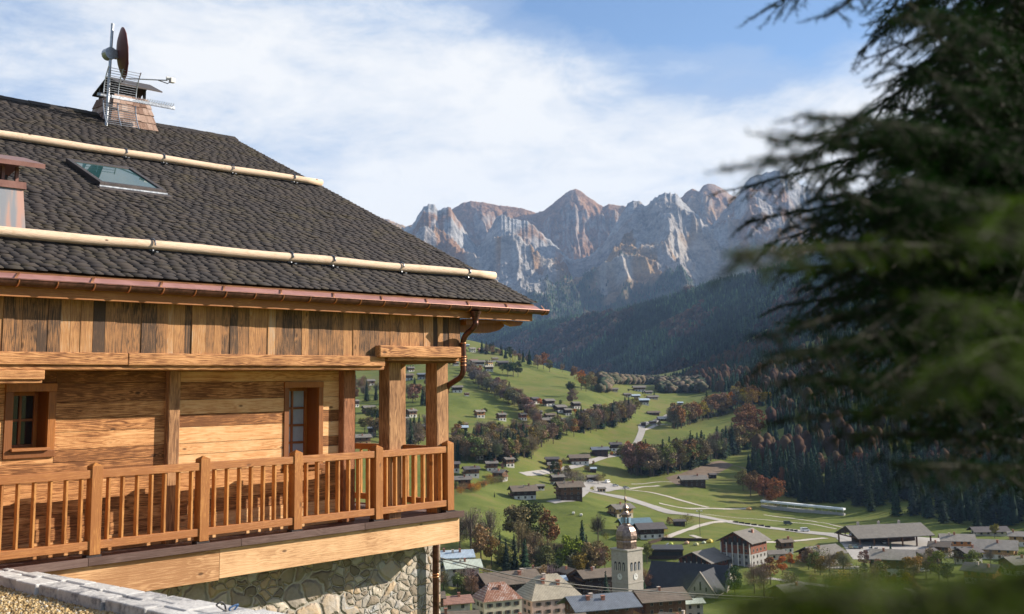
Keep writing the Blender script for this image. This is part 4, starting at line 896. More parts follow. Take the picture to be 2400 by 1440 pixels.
    if wpx >= 20 and solid:
        ww, wh = (1.0, 1.15); nx_ = max(2, min(6, int(Lh/3.2))); ny_ = max(2, min(4, int(Wd/3.0)))
        yo = Wd/2+(.08 if up and not hip else .03); xo = Lh/2+(.08 if up and not hip else .03)
        if wpx < 34: nx_ = min(nx_, 3); ny_ = min(ny_, 3); ww, wh = 1.2, 1.25
        for fl in range(st):
            zc = 1.45+fl*2.55; inner = (zc > h1-.3)
            yy = yo if (zc > h1) else Wd/2+.03; xx = xo if zc > h1 else Lh/2+.03
            for i in range(nx_):
                if math.cos(th) > -.2: put_window(r, (i+.5)/nx_*Lh*.94-Lh*.47, -yy, zc, 0, ww, wh, det, shut)
            for i in range(ny_):
                if math.sin(th) >= 0: put_window(r, -xx, (i+.5)/ny_*Wd*.9-Wd*.45, zc, -math.pi/2, ww, wh, det, shut)
                else: put_window(r, xx, (i+.5)/ny_*Wd*.9-Wd*.45, zc, math.pi/2, ww, wh, det, shut)
    if bal and up and not hip and wpx >= 26 and solid:
        sg = -1 if math.sin(th) >= 0 else 1
        for zc in ([h1+.05] if st < 3 else [h1+.05, h1+2.6]):
            x0 = sg*(Lh/2+.07); x1 = sg*(Lh/2+.07+min(1.3, ov*.8)); a, b = sorted((x0, x1))
            bm = MB().box(a, b, -Wd/2*.92, Wd/2*.92, zc, zc+.14).box(x1-.05, x1+.05, -Wd/2*.92, Wd/2*.92, zc+.95, zc+1.07).box(x1-.04, x1+.04, -Wd/2*.92, Wd/2*.92, zc+.20, zc+.85)
            bm.build('balcony', pm('brown', 'timber'), r)
    r['_d'] = 0; del r['_d']
    return r
# (x, y of the foot, width, ridge bearing, base, upper, roof, label, options)
HS_ = [
 (1083,1378,96,12,'white',None,'rgreen','white house with pale green metal roof beside the chalet downspout',dict(LW=1.3,st=3,chim=2)),
 (1060,1352,104,12,'grey',None,'rsky','house with a light blue-grey metal roof behind the pale green roof',dict(LW=1.7,st=3,chim=3)),
 (1062,1450,96,20,'grey',None,'rred','house with a reddish brown roof low beside the chalet downspout',dict(LW=1.4,st=2)),
 (1068,1500,112,8,'grey',None,'rbrown','grey-brown roof at the bottom edge beside the chalet downspout',dict(LW=1.4,st=2)),
 (1190,1415,165,24,'dark','dark','rbrown','dark timber farmhouse with a long shallow roof behind the rusty roof',dict(LW=1.5,st=3,chim=2)),
 (1165,1462,140,24,'cream',None,'rrust','cream house with a rust-streaked hipped metal roof',dict(LW=1.25,st=3,det=True,hip=True,chim=1,pitch=.75,shut=True)),
 (1285,1458,190,24,'pink',None,'rtan','large pinkish house with a beige hipped roof and dark shutters',dict(LW=1.25,st=3,hip=True,chim=3,pitch=.75,shut=True)),
 (1405,1474,186,20,'brown','brown','rsteel','big brown timber building with a smooth steel-grey roof and three pale chimneys',dict(LW=1.5,st=3,chim=3,bal=False)),
 (1310,1506,150,20,'grey',None,'rbrown','low brown-grey roof at the bottom edge in front of the beige hipped roof',dict(LW=1.6,st=2)),
 (1395,1398,104,22,'dark','dark','rbrown','brown house with two roof windows directly left of the church tower',dict(LW=1.4,st=3,chim=2)),
 (1335,1388,60,-62,'brown','brown','rbrown','narrow brown gabled house behind the beige hipped roof',dict(LW=1.3,st=3)),
 (1545,1458,142,18,'honey','brown','rbrown','timber house with a dormer and grey-brown roof at the foot of the church nave',dict(LW=1.3,st=3,chim=2)),
 (1650,1345,138,50,'grey','red','rgrey','low gabled hall with pale pillars next to the big timber hall',dict(LW=.95,st=2,chim=0,bal=False,name='hall')),
 (1745,1328,130,50,'grey','red','rgrey','big timber hall with a tall glazed gable and grey roof',dict(LW=.95,st=4,chim=2,bal=False,name='hall',h1=5.2,pitch=.5)),
 (1818,1312,50,10,'white',None,'rgrey','small annex right of the big timber hall',dict(LW=1.4,st=1,chim=0)),
 (1925,1326,118,30,'white','dark','rgrey','chalet with white ground floor and orange bushes beside it',dict(LW=1.25,st=2,chim=1)),
 (2095,1352,118,-18,'white','brown','rpale','brown chalet with two pale balconies in front of the market hall',dict(LW=1.2,st=3,chim=1)),
 (2168,1330,84,30,'dark','dark','rdark','plain dark barn right of the balconied chalet',dict(LW=1.2,st=2,chim=0)),
 (2245,1292,88,-15,'white','orange','rpale','chalet with orange timber gable beside the market hall',dict(LW=1.3,st=2,chim=2)),
 (2335,1312,120,-25,'white','honey','rpale','wide honey timber chalet below the dark forest edge',dict(LW=1.2,st=2,chim=1)),
 (2305,1372,104,-40,'white','orange','rdark','chalet with white walls and dark roof at the lower right',dict(LW=1.1,st=2,chim=2)),
 (2318,1256,84,2,'white',None,'rdark','low white banded building at the forest edge',dict(LW=2.2,st=1,chim=0)),
 (2390,1282,60,-20,'white','honey','rpale','pale gabled chalet at the right border of the view',dict(LW=1.2,st=2)),
 (2230,1480,120,10,'grey','brown','rdark','dark roofed house at the very bottom right',dict(LW=1.3,st=2,chim=3)),
 (1622,1450,60,15,'grey',None,'rgreen','green-grey roofed shed in front of the church nave',dict(LW=1.5,st=2,chim=0)),
 (1455,1215,68,30,'cream','honey','rgrey','cream chalet just behind the church spire',dict(LW=1.25,st=2,chim=1)),
 (1487,1252,84,14,'dark','dark','rblue','dark barn with a blue-green metal roof right of the spire',dict(LW=1.5,st=2,chim=1)),
 (1522,1264,78,14,'white','dark','rdark','old dark barn with a striped wooden roof right of the onion dome',dict(LW=1.3,st=2,chim=0)),
 (1592,1234,30,5,'dark','dark','rdark','small open shed beside the pale path',dict(LW=1.6,st=1,chim=0,name='shed',cat='shed')),
 (1226,1172,72,14,'white','dark','rbrown','dark chalet with white base alone on the meadow left of the parking area',dict(LW=1.2,st=2,chim=2)),
 (1334,1174,72,14,'dark','brown','rbrown','tall brown chalet with stacked balconies at the parking area',dict(LW=1.15,st=3,chim=2)),
 (1306,1138,38,20,'white','dark','rgrey','black gabled chalet behind the tall brown one',dict(LW=1.2,st=2)),
 (1410,1155,21,15,'cream','honey','rgrey','tiny kiosk in the middle of the parking area',dict(LW=1.2,st=1,chim=0,name='kiosk',cat='kiosk')),
 (1389,1108,19,5,'dark','dark','rsky','small hut with a pale roof above the parking area',dict(LW=1.2,st=1,chim=0,name='hut',cat='hut')),
 (1388,1128,30,10,'dark','dark','rgrey','grey roofed hut among bushes above the parking area',dict(LW=1.3,st=1,chim=0,name='hut',cat='hut')),
 (1624,1141,66,6,'dark','dark','rgrey','lone old farmhouse with a long shingle roof on the open meadow',dict(LW=1.7,st=2,chim=1)),
 (1670,1122,20,10,'dark','dark','rdark','small dark hut behind the lone farmhouse',dict(LW=1.1,st=1,chim=0,name='hut',cat='hut')),
 (1294,1094,34,4,'grey','dark','rdark','dark roofed house behind the yellow timber house',dict(LW=1.4,st=2,chim=0)),
 (1299,1108,35,6,'white','orange','rgrey','small yellow-orange timber house by the road bend',dict(LW=1.2,st=2)),
 (1357,1090,54,10,'white','brown','rbrown','long brown farmhouse above the curving road',dict(LW=1.5,st=2,chim=0)),
 (1406,1070,44,6,'dark','dark','rsteel','barn with a bright blue metal roof',dict(LW=1.6,st=2,chim=1,name='barn',cat='barn')),
 (1443,1058,30,4,'white','dark','rdark','white and dark house behind the blue roofed barn',dict(LW=1.2,st=2)),
 (1452,1070,22,0,'grey','brown','rbrown','small brown house right of the blue roofed barn',dict(LW=1.3,st=1,chim=0)),
 (1192,1096,32,30,'white','brown','rgrey','grey roofed house at the lower end of the left hamlet',dict(LW=1.2,st=2)),
 (1152,1106,34,12,'white','brown','rgrey','house beside the orange bush in the left hamlet',dict(LW=1.3,st=2)),
 (1172,1128,42,-28,'grey','brown','rgrey','gabled house with a yellow bush in the left hamlet',dict(LW=1.1,st=2)),
 (1084,1146,46,8,'brown','brown','rgrey','brown farmhouse right beside the balcony corner post',dict(LW=1.2,st=2)),
 (1104,1120,46,20,'white','brown','rdark','long roofed house behind the farmhouse by the balcony corner',dict(LW=1.4,st=2)),
 (1083,1066,32,30,'white','brown','rdark','dark chalet low on the left slope by the balcony corner',dict(LW=1.1,st=2)),
 (1124,980,30,28,'white','orange','rpale','bright orange chalet on the left meadow',dict(LW=1.2,st=2)),
 (1175,987,28,28,'white','brown','rgrey','brown and white chalet second along the left meadow',dict(LW=1.1,st=2)),
 (1225,986,24,28,'white','red','rgrey','small reddish chalet third along the left meadow',dict(LW=1.1,st=2)),
 (1242,1018,46,18,'cream','brown','rgrey','big brown farmhouse with a double gable below the left meadow',dict(LW=1.5,st=2)),
 (1199,1025,28,20,'white','brown','rbrown','small brown house left of the double gabled farmhouse',dict(LW=1.2,st=1)),
 (1286,953,34,30,'white','dark','rgrey','upper dark chalet of the middle hamlet',dict(LW=1.2,st=2,chim=0)),
 (1312,968,38,32,'white','dark','rgrey','broad dark chalet of the middle hamlet with a white base',dict(LW=1.15,st=2,chim=0)),
 (1349,959,27,30,'white','dark','rgrey','small dark chalet above the broad one in the middle hamlet',dict(LW=1.1,st=2,chim=0)),
 (1385,978,44,24,'white','brown','rgrey','long roofed chalet at the right end of the middle hamlet',dict(LW=1.4,st=2,chim=0)),
 (1289,980,30,22,'cream','brown','rbrown','flat brown house in the middle hamlet beside the lane',dict(LW=1.4,st=1,chim=0)),
 (1284,999,40,20,'white','dark','rgrey','grey roofed farmhouse at the foot of the middle hamlet',dict(LW=1.4,st=2,chim=0)),
 (1314,999,32,16,'brown','brown','rblue','house with a teal metal roof in the middle hamlet',dict(LW=1.4,st=2,chim=0)),
 (1348,993,27,14,'white','dark','rdark','dark roofed house right of the teal roof',dict(LW=1.2,st=2,chim=0)),
 (1253,948,26,35,'white','dark','rdark','dark chalet half hidden by the hedge trees on the left hill',dict(LW=1.2,st=2,chim=0)),
 (1071,921,30,14,'white','dark','rgrey','grey roofed barn high on the left meadow beside the downspout',dict(LW=1.4,st=2,chim=0)),
 (1094,929,14,20,'white','red','rbrown','tiny red cabin next to the grey roofed barn on the meadow',dict(LW=1.1,st=1,chim=0,name='cabin',cat='cabin')),
 (1083,1019,31,6,'white','dark','rsky','house with a pale blue roof low on the left slope',dict(LW=1.3,st=2,chim=0)),
 (1090,1001,18,35,'brown','brown','rbrown','small brown gable behind the pale blue roof',dict(LW=1.1,st=2,chim=0)),
 (1090,1030,24,10,'dark','dark','rsteel','dark house in front of the pale blue roof',dict(LW=1.2,st=1,chim=0)),
 (1107,826,20,25,'white','cream','rpale','small pale chalet nearly at the hill crest',dict(LW=1.1,st=2,chim=0)),
 (1132,828,28,20,'white','red','rred','reddish chalet nearly at the hill crest',dict(LW=1.3,st=2,chim=0)),
 (1110,850,22,15,'brown','red','rred','brown red roofed chalet above the high hamlet',dict(LW=1.5,st=1,chim=0)),
 (1121,859,34,10,'white','dark','rgrey','long grey roof in the high hamlet',dict(LW=1.6,st=2,chim=0)),
 (1146,858,22,38,'white','honey','rgrey','gabled chalet with balconies in the high hamlet',dict(LW=1.0,st=3,chim=0)),
 (1178,860,30,12,'dark','dark','rdark','dark barn left of the yellow crane',dict(LW=1.4,st=2,chim=0,name='barn',cat='barn')),
 (1198,859,17,35,'white','cream','rpale','unfinished pale house beside the yellow crane',dict(LW=1.0,st=2,chim=0)),
 (1146,871,24,14,'white','brown','rtan','chalet with a tan roof below the high hamlet',dict(LW=1.3,st=2,chim=0)),
 (1094,813,14,10,'grey','grey','rsky','tiny pale blue roof at the top left of the hill',dict(LW=1.4,st=1,chim=0)),
 (1088,870,20,20,'white','red','rbrown','small red chalet right beside the downspout elbow',dict(LW=1.1,st=2,chim=0)),
 (1436,918,28,10,'cream','brown','rgrey','low grey roofed farmhouse where the left hill meets the plain',dict(LW=1.6,st=1,chim=0)),
 (1498,918,32,5,'white','brown','rgrey','long white and brown house at the far end of the valley',dict(LW=1.6,st=2,chim=0)),
 (1454,953,17,20,'brown','dark','rgrey','small dark barn beside the long red roof',dict(LW=1.1,st=2,chim=0,name='barn',cat='barn')),
 (1476,958,34,3,'brown','brown','rred','long low building with a pale red roof',dict(LW=2.2,st=1,chim=0)),
 (1509,949,27,8,'white','dark','rsky','house with a light roof in the far hamlet',dict(LW=1.4,st=2,chim=0)),
 (1530,936,28,5,'cream','red','rgrey','reddish house in the far hamlet',dict(LW=1.5,st=1,chim=0)),
 (1490,933,22,6,'white','dark','rsky','small pale roof at the left of the far hamlet',dict(LW=1.4,st=1,chim=0)),
 (1594,950,14,0,'grey','dark','rsky','tiny pale roofed barn above the far road',dict(LW=1.2,st=1,chim=0,name='barn',cat='barn')),
 (1532,973,30,2,'brown','brown','rbrown','low brown barn above the grey sheds',dict(LW=1.8,st=1,chim=0,name='barn',cat='barn')),
 (1558,987,36,6,'brown','grey','rsteel','pair of grey roofed sheds beside the far road',dict(LW=1.6,st=1,chim=0,name='barn',cat='barn')),
 (1530,996,18,4,'grey','brown','rgrey','small house in front of the grey roofed sheds',dict(LW=1.3,st=1,chim=0)),
 (1508,999,12,0,'dark','dark','rdark','tiny dark shed at the bend of the far road',dict(LW=1.1,st=1,chim=0,name='shed',cat='shed')),
 (962,872,22,30,'white','brown','rgrey','white chalet seen high between the porch columns',dict(LW=1.1,st=3,chim=0)),
 (955,892,32,16,'white','brown','rbrown','brown roofed chalet seen between the porch columns',dict(LW=1.3,st=2,chim=0)),
 (988,890,24,16,'grey','dark','rsteel','grey roofed house at the right edge of the porch opening',dict(LW=1.4,st=2,chim=0)),
 (964,979,32,35,'white','brown','rgrey','white chalet with a bright chimney seen in the middle of the porch opening',dict(LW=1.1,st=2,chim=2)),
 (986,1016,30,25,'pink','brown','rgrey','brown barn with a pale base low in the porch opening',dict(LW=1.2,st=2,chim=0)),
 (848,1044,50,24,'honey','brown','rgrey','broad brown chalet seen just above the rear balcony rail',dict(LW=1.3,st=2,chim=1)),
 (864,971,38,26,'brown','dark','rgrey','big dark chalet seen between wall and porch column',dict(LW=1.2,st=2,chim=0)),
 (832,955,24,35,'white','dark','rgrey','white chalet with dark gable next to the wall corner post',dict(LW=1.0,st=2,chim=0)),
 (866,905,30,26,'white','brown','rgrey','upper brown chalet seen between wall and porch column',dict(LW=1.3,st=2,chim=0)),
 (832,928,16,20,'white','red','rbrown','small reddish house beside the wall corner post',dict(LW=1.1,st=2,chim=0)),
 (872,1022,24,12,'grey','dark','rsteel','steel roofed house behind the dark porch column',dict(LW=1.5,st=2,chim=0)),
 (948,988,22,20,'white','cream','rpale','low white terrace house left of the porch opening',dict(LW=1.6,st=1,chim=0)),
 (1010,1440,70,10,'white','brown','rbrown','brown roofed house just behind the stone wall downpipe',dict(LW=1.3,st=2)),
 (1230,1502,96,26,'grey',None,'rdark','dark roof at the bottom edge below the rusty hipped roof',dict(LW=1.4,st=2)),
 (1480,1512,120,16,'cream','brown','rgrey','grey roof at the bottom edge below the steel-grey roof',dict(LW=1.4,st=2,chim=2)),
 (1590,1500,110,-30,'white','honey','rbrown','gabled chalet at the bottom edge left of the nave',dict(LW=1.2,st=2,chim=2)),
 (1255,1372,70,20,'brown','brown','rgrey','grey-brown roof behind the chimneys of the beige hipped roof',dict(LW=1.5,st=2)),
 (1300,1392,60,14,'grey',None,'rsky','small pale metal roof squeezed behind the beige hipped roof',dict(LW=1.4,st=2,chim=1)),
 (1445,1372,60,16,'white','brown','rbrown','brown roof touching the left foot of the church tower',dict(LW=1.3,st=2,chim=2)),
 (1850,1420,90,26,'white','brown','rgrey','grey roofed chalet on the lower green slope',dict(LW=1.2,st=2)),
 (1960,1460,110,-24,'cream','honey','rbrown','chalet half under the blurred leaves at the bottom',dict(LW=1.2,st=2,chim=2)),
 (2110,1440,100,30,'white','dark','rgrey','dark gabled chalet at the lower right behind the blur',dict(LW=1.2,st=2,chim=2)),
 (2390,1350,96,18,'white','brown','rgrey','brown chalet cut by the right picture border',dict(LW=1.2,st=2)),
 (2205,1308,64,-28,'cream','brown','rbrown','small brown chalet between the barn and the orange gabled one',dict(LW=1.1,st=2)),
 (2270,1324,70,24,'white','dark','rdark','dark roofed chalet in front of the honey timber one',dict(LW=1.2,st=2)),
 (2380,1440,120,-20,'white','honey','rgrey','large chalet in the bottom right corner',dict(LW=1.2,st=2,chim=2)),
 (1840,1298,44,20,'white','brown','rbrown','small brown house right of the annex',dict(LW=1.2,st=2)),
 (1265,1150,26,20,'white','brown','rgrey','small shed house behind the alone dark chalet',dict(LW=1.2,st=1,chim=0)),
 (1062,1108,36,14,'white','brown','rdark','dark roof touching the balcony corner post',dict(LW=1.2,st=2)),
 (1123,1078,26,20,'white','brown','rgrey','grey roof at the wood edge above the left hamlet',dict(LW=1.2,st=2,chim=0)),
 (1262,975,22,24,'white','dark','rgrey','little dark chalet left of the flat brown house',dict(LW=1.1,st=2,chim=0)),
 (1330,975,24,24,'white','dark','rgrey','little chalet in the centre of the middle hamlet',dict(LW=1.1,st=2,chim=0)),
 (1400,960,22,20,'white','brown','rbrown','little brown chalet right of the long roofed chalet',dict(LW=1.2,st=2,chim=0)),
 (1470,930,20,8,'white','brown','rgrey','little white house left of the far hamlet',dict(LW=1.3,st=1,chim=0)),
 (1520,924,20,8,'white','brown','rgrey','little brown house above the far hamlet',dict(LW=1.3,st=1,chim=0)),
 (1068,858,18,20,'white','brown','rgrey','little chalet touching the downspout at the hill top',dict(LW=1.2,st=2,chim=0)),
 (1160,848,18,20,'white','honey','rgrey','little honey chalet in the high hamlet',dict(LW=1.2,st=2,chim=0)),
]
OBST = []
for a in HS_:
    r = house(*a[:8], **a[8])
    if r is not None: OBST.append((r.location.x, r.location.y, a[2]*r.location.y/FPX*.5))
# gable glazing and pillars of the two halls
for r in [o for o in C.objects if o.name.startswith('hall')]:
    big = 'glazed' in r['label']
    bb = [c for c in r.children if c.name.startswith('roof')][0]; xs = [v.co.x for v in bb.data.vertices]; ys = [v.co.y for v in bb.data.vertices]; zs = [v.co.z for v in bb.data.vertices]
    Lh = (max(xs)-min(xs))/1.22; Wd = (max(ys)-min(ys))/1.17*.98; H = min(zs)
    for i in range(6):
        y = (i/5-.5)*Wd*.93; MB().box(-Lh/2-.5, -Lh/2-.1, y-.18, y+.18, -2, H-.2+.3*(1-abs(y)/(Wd/2))).build('pillar', pm('white', 'wall'), r)
    for i in range(5):
        y = (i/4-.5)*Wd*.62; top = H+.8+.36*Wd*.5*(1-abs(y)/(Wd/2)); MB().box(-Lh/2-.2, -Lh/2-.12, y-Wd*.06, y+Wd*.06, H-.9, top-.6).build('gable_pane', M_wd, r)

# market hall: huge shallow shingle roof on posts, open underneath
p = hit(2085, 1283); q = 225*p[1]/FPX
MH = empty('market_hall', (p[0]+2, p[1]+14, p[2]), math.radians(12)); tag(MH, 'huge open-sided hall with a long shallow striped roof near the dark forest', 'hall')
Lh, Wd, H, rp = q*.86, q*.50, 4.2, .40; rh = rp*Wd/2
MB().prism([(-Lh/2, -Wd/2, H), (-Lh/2, 0, H+rh), (-Lh/2, Wd/2, H), (-Lh/2, Wd/2, H+.35), (-Lh/2, 0, H+rh+.35), (-Lh/2, -Wd/2, H+.35)], (Lh, 0, 0)).build('roof', pm('rgrey', 'roof'), MH)
for i in range(6):
    x = (i/5-.5)*Lh*.92
    for y in (-Wd*.44, Wd*.44): MB().box(x-.3, x+.3, y-.3, y+.3, -2, H+.6).build('post', pm('brown', 'timber'), MH)
for y in (-Wd*.3, -Wd*.1, Wd*.1, Wd*.3): MB().prism([(-Lh/2+.8, y-.2, H), (-Lh/2+.8, y+.2, H), (-Lh/2+.8, y+.2, H+rp*(Wd/2-abs(y))), (-Lh/2+.8, y-.2, H+rp*(Wd/2-abs(y)))], (.4, 0, 0)).build('truss', pm('brown', 'timber'), MH)
MB().box(-Lh/2+.7, -Lh/2+1.1, -Wd*.46, Wd*.46, H-.1, H+.5).build('tie_beam', pm('brown', 'timber'), MH)
MB().box(-Lh*.30, Lh*.45, Wd*.12, Wd*.42, -2, H).build('inner_wall', pm('dark', 'timber'), MH)
for x in (-.32, -.05, .22): MB().box(Lh*x-.5, Lh*x+.5, .6, 1.6, H+rh-.3, H+rh+1.8).build('vent', M_chim, MH)
# long white-roofed conveyor shed on the nursery slope
a = hit(1786, 1188); b = hit(1980, 1208); d = b-a; ln = np.hypot(d[0], d[1]); ang = math.atan2(d[1], d[0])
CS = empty('covered_conveyor', tuple((a+b)/2), ang); tag(CS, 'very long narrow shed with a white roof at the foot of the forest', 'shed')
zz = [a[2]-(a[2]+b[2])/2, b[2]-(a[2]+b[2])/2]
def slant(mb, y0, y1, h0, h1, m=0):
    bb = len(mb.v); mb.v += [(-ln/2, y0, zz[0]+h0), (ln/2, y0, zz[1]+h0), (ln/2, y1, zz[1]+h0), (-ln/2, y1, zz[0]+h0), (-ln/2, y0, zz[0]+h1), (ln/2, y0, zz[1]+h1), (ln/2, y1, zz[1]+h1), (-ln/2, y1, zz[0]+h1)]
    for q_ in ((3, 2, 1, 0), (4, 5, 6, 7), (0, 1, 5, 4), (1, 2, 6, 5), (2, 3, 7, 6), (3, 0, 4, 7)): mb.f.append(tuple(bb+i for i in q_)); mb.m.append(m)
    return mb
slant(MB(), -1.5, 1.5, 3.0, 4.1).build('roof', plain('white_sheeting', (.74, .77, .80), .5, .4, .05), CS)
slant(MB(), -1.2, 1.2, -1.0, 1.1).build('plinth', pm('grey', 'wall'), CS)
for i in range(13): x = (i/12-.5)*ln*.99; zb_ = np.interp(x, [-ln/2, ln/2], zz); MB().box(x-.12, x+.12, -1.3, -1.1, zb_+.9, zb_+3.1).build('post', M_zinc, CS)

# ---------------------------------------------------------------- church
p = P(1472, 1400, 455); gz = ground(p[0], p[1])
CHU = empty('church', (p[0], p[1], gz), math.radians(45-3)); tag(CHU, 'grey stone church with a tall bell tower and copper onion dome', 'church')
m_ash, nt, b = new_mat('tower_stone', .9); tc = N(nt, 'ShaderNodeTexCoord').outputs['Object']
br = N(nt, 'ShaderNodeTexBrick'); mp = N(nt, 'ShaderNodeMapping'); mp.inputs['Rotation'].default_value = (math.radians(90), 0, 0); L(nt, tc, mp.inputs[0]); L(nt, mp.outputs[0], br.inputs['Vector'])
br.inputs['Scale'].default_value = 1.0; br.inputs['Color1'].default_value = (.42, .39, .34, 1); br.inputs['Color2'].default_value = (.34, .31, .27, 1); br.inputs['Mortar'].default_value = (.28, .26, .23, 1); br.inputs['Mortar Size'].default_value = .03
n = noise(nt, tc, .8, 6, .7); L(nt, mixc(nt, .5, br.outputs[0], ramp(nt, n, [(.3, (.28, .25, .22)), (.7, (.5, .46, .40))]).outputs[0]), b.inputs['Base Color']); bump(nt, b, n, .4, .05)
def zh(py): return -(py-(907-.0153*(1472-1200)))/FPX*455-gz
HT = 4.25; zt = zh(1272); zb2 = zh(1345)
tw = MB().box(-HT, HT, -HT, HT, -3, zt); T = tw.build('tower', m_ash, CHU)
m_slate = pm('rblack', 'roof'); M_dome = metal('dome_copper', (.13,.088,.07), (.36,.27,.22), .38, .8, .8)
MB().box(-HT-.14, HT+.14, -HT-.14, HT+.14, zh(1343), zh(1340)).build('string_course', m_ash, T)
MB().box(-HT-.35, HT+.35, -HT-.35, HT+.35, zt, zt+.55).build('cornice', m_ash, T)
for k, (ang, ) in enumerate(((0,), (-math.pi/2,))):
    for i in (-1, 0, 1):
        prof = [(-.55, 0), (.55, 0), (.55, 2.6)]+[(.55*math.cos(t), 2.6+.55*math.sin(t)) for t in np.linspace(0, math.pi, 8)][1:-1]+[(-.55, 2.6)]
        for sgn, nm, sc_, dpt, mt in ((1, 'belfry_opening', 1.0, .10, M_wd), (1, 'louvre', .55, .13, M_zinc)):
            mb = MB(); x0 = i*2.1
            def pr(x, z, d_): return (x0+x*sc_, -HT-d_, zh(1316)+z*(1 if sc_ == 1 else .8)+.1)
            mb.prism([pr(x, z, .0) for x, z in prof], (0, -dpt, 0)); o = mb.build(nm, mt, T); o.rotation_euler = (0, 0, ang)
    cl = MB(); cl.prism([(1.15*math.cos(t), -HT, zh(1322)-1.2+1.15*math.sin(t)) for t in np.linspace(0, 2*math.pi, 25)[:-1]], (0, -.16, 0)); o = cl.build('clock', M_white, T); o.rotation_euler = (0, 0, ang)
    hd = MB().box(-.07, .07, -HT-.2, -HT-.17, zh(1322)-1.25, zh(1322)-.35).box(-.02, .62, -HT-.2, -HT-.17, zh(1322)-1.27, zh(1322)-1.13); o2 = hd.build('clock_hands', M_dark, o)
z0 = zt+.5
def hw(px_): return px_/FPX*455
dome = MB().lathe([(HT*.97, z0), (HT*.97, zh(1254)), (HT*.93, zh(1251)), (HT*1.04, zh(1247)), (HT*1.02, zh(1240)), (HT*.92, zh(1230)), (HT*.70, zh(1222)), (HT*.42, zh(1217)), (HT*.36, zh(1215))], 8, rot=math.pi/8)
DO = dome.build('dome', M_dome, T)
lt = MB().lathe([(hw(9.5), zh(1216)), (hw(9.5), zh(1198)), (hw(11), zh(1197)), (hw(11.5), zh(1194)), (hw(7), zh(1190)), (hw(5), zh(1187)), (hw(7), zh(1184)), (hw(7.5), zh(1180)), (hw(5.5), zh(1176)), (hw(2), zh(1172)), (hw(1.2), zh(1168)), (hw(2.8), zh(1163)), (hw(2.8), zh(1160)), (hw(.9), zh(1154)), (hw(.4), zh(1148))], 8, rot=math.pi/8)
lt.build('lantern', M_dome, DO)
for k in range(8): a_ = math.pi/8*0+k*math.pi/4; MB().box(hw(9.5)*math.cos(a_)*.95-.35, hw(9.5)*math.cos(a_)*.95+.35, hw(9.5)*math.sin(a_)*.95-.35, hw(9.5)*math.sin(a_)*.95+.35, zh(1213), zh(1201)).build('lantern_opening', plain('pale_blue', (.25, .36, .44), .5, 1, .1), DO)
MB().box(-.07, .07, -.07, .07, zh(1149), zh(1130)).box(-.75, .75, -.06, .06, zh(1136.5), zh(1135.3)).build('cross', M_dark, DO)
# nave behind: big dark roof, gable end to the right with rose and lancets
na = P(1532, 1440, 478); nb = P(1716, 1440, 462); dirn = (nb-na)[:2]; ang = math.atan2(dirn[1], dirn[0]); ln = np.hypot(*dirn)
NV = empty('tmp', (0, 0, 0)); bpy.data.objects.remove(NV)
mid = (na+nb)/2; cth, sth = math.cos(CHU.rotation_euler[2]), math.sin(CHU.rotation_euler[2])
def toch(x, y, z): dx, dy = x-CHU.location.x, y-CHU.location.y; return (dx*cth+dy*sth, -dx*sth+dy*cth, z-CHU.location.z)
ux, uy = math.cos(ang), math.sin(ang); vx, vy = -uy, ux
def nv(a_, b_, z): return toch(mid[0]+ux*a_+vx*b_, mid[1]+uy*a_+vy*b_, z)
ridz = lambda px, py, Y: P(px, py, Y)[2]
zr_ = ridz(1540, 1317, 478); wn_ = 13.0; ze = zr_-15.5; hl = ln/2
MB().prism([nv(-hl, -wn_+2, CHU.location.z-4), nv(-hl, wn_-2, CHU.location.z-4), nv(-hl, wn_-2, ze), nv(-hl, 0, zr_-.4), nv(-hl, -wn_+2, ze)], tuple(np.subtract(nv(hl, 0, 0), nv(-hl, 0, 0)))).build('nave', m_ash, CHU)
MB().prism([nv(-hl-.3, -wn_, ze-1.5), nv(-hl-.3, 0, zr_), nv(-hl-.3, wn_, ze-1.5), nv(-hl-.3, wn_, ze-1), nv(-hl-.3, 0, zr_+.5), nv(-hl-.3, -wn_, ze-1)], tuple(np.subtract(nv(hl-.3, 0, 0), nv(-hl, 0, 0)))).build('nave_roof', m_slate, CHU)
MB().prism([nv(hl-.2, -wn_-.2, ze-1.2), nv(hl-.2, 0, zr_+1.3), nv(hl-.2, wn_+.2, ze-1.2), nv(hl-.2, wn_+.2, ze-2.6), nv(hl-.2, 0, zr_-.4), nv(hl-.2, -wn_-.2, ze-2.6)], tuple(np.subtract(nv(.9, 0, 0), nv(0, 0, 0)))).build('gable_coping', pm('rpale', 'wall'), CHU)
tx_ = hl-6.3; zt_ = zr_-.8; tw_ = 5.9; te = zt_-tw_*1.15; tf = -17.0
MB().prism([nv(tx_-tw_, tf, ze-8), nv(tx_+tw_, tf, ze-8), nv(tx_+tw_, tf, te), nv(tx_, tf, zt_-.3), nv(tx_-tw_, tf, te)], tuple(np.subtract(nv(0, 17, 0), nv(0, 0, 0)))).build('transept', m_ash, CHU)
MB().prism([nv(tx_-tw_-.5, tf+.6, te-.6), nv(tx_, tf+.6, zt_), nv(tx_+tw_+.5, tf+.6, te-.6), nv(tx_+tw_+.5, tf+.6, te-.1), nv(tx_, tf+.6, zt_+.5), nv(tx_-tw_-.5, tf+.6, te-.1)], tuple(np.subtract(nv(0, 16.4, 0), nv(0, 0, 0)))).build('transept_roof', m_slate, CHU)
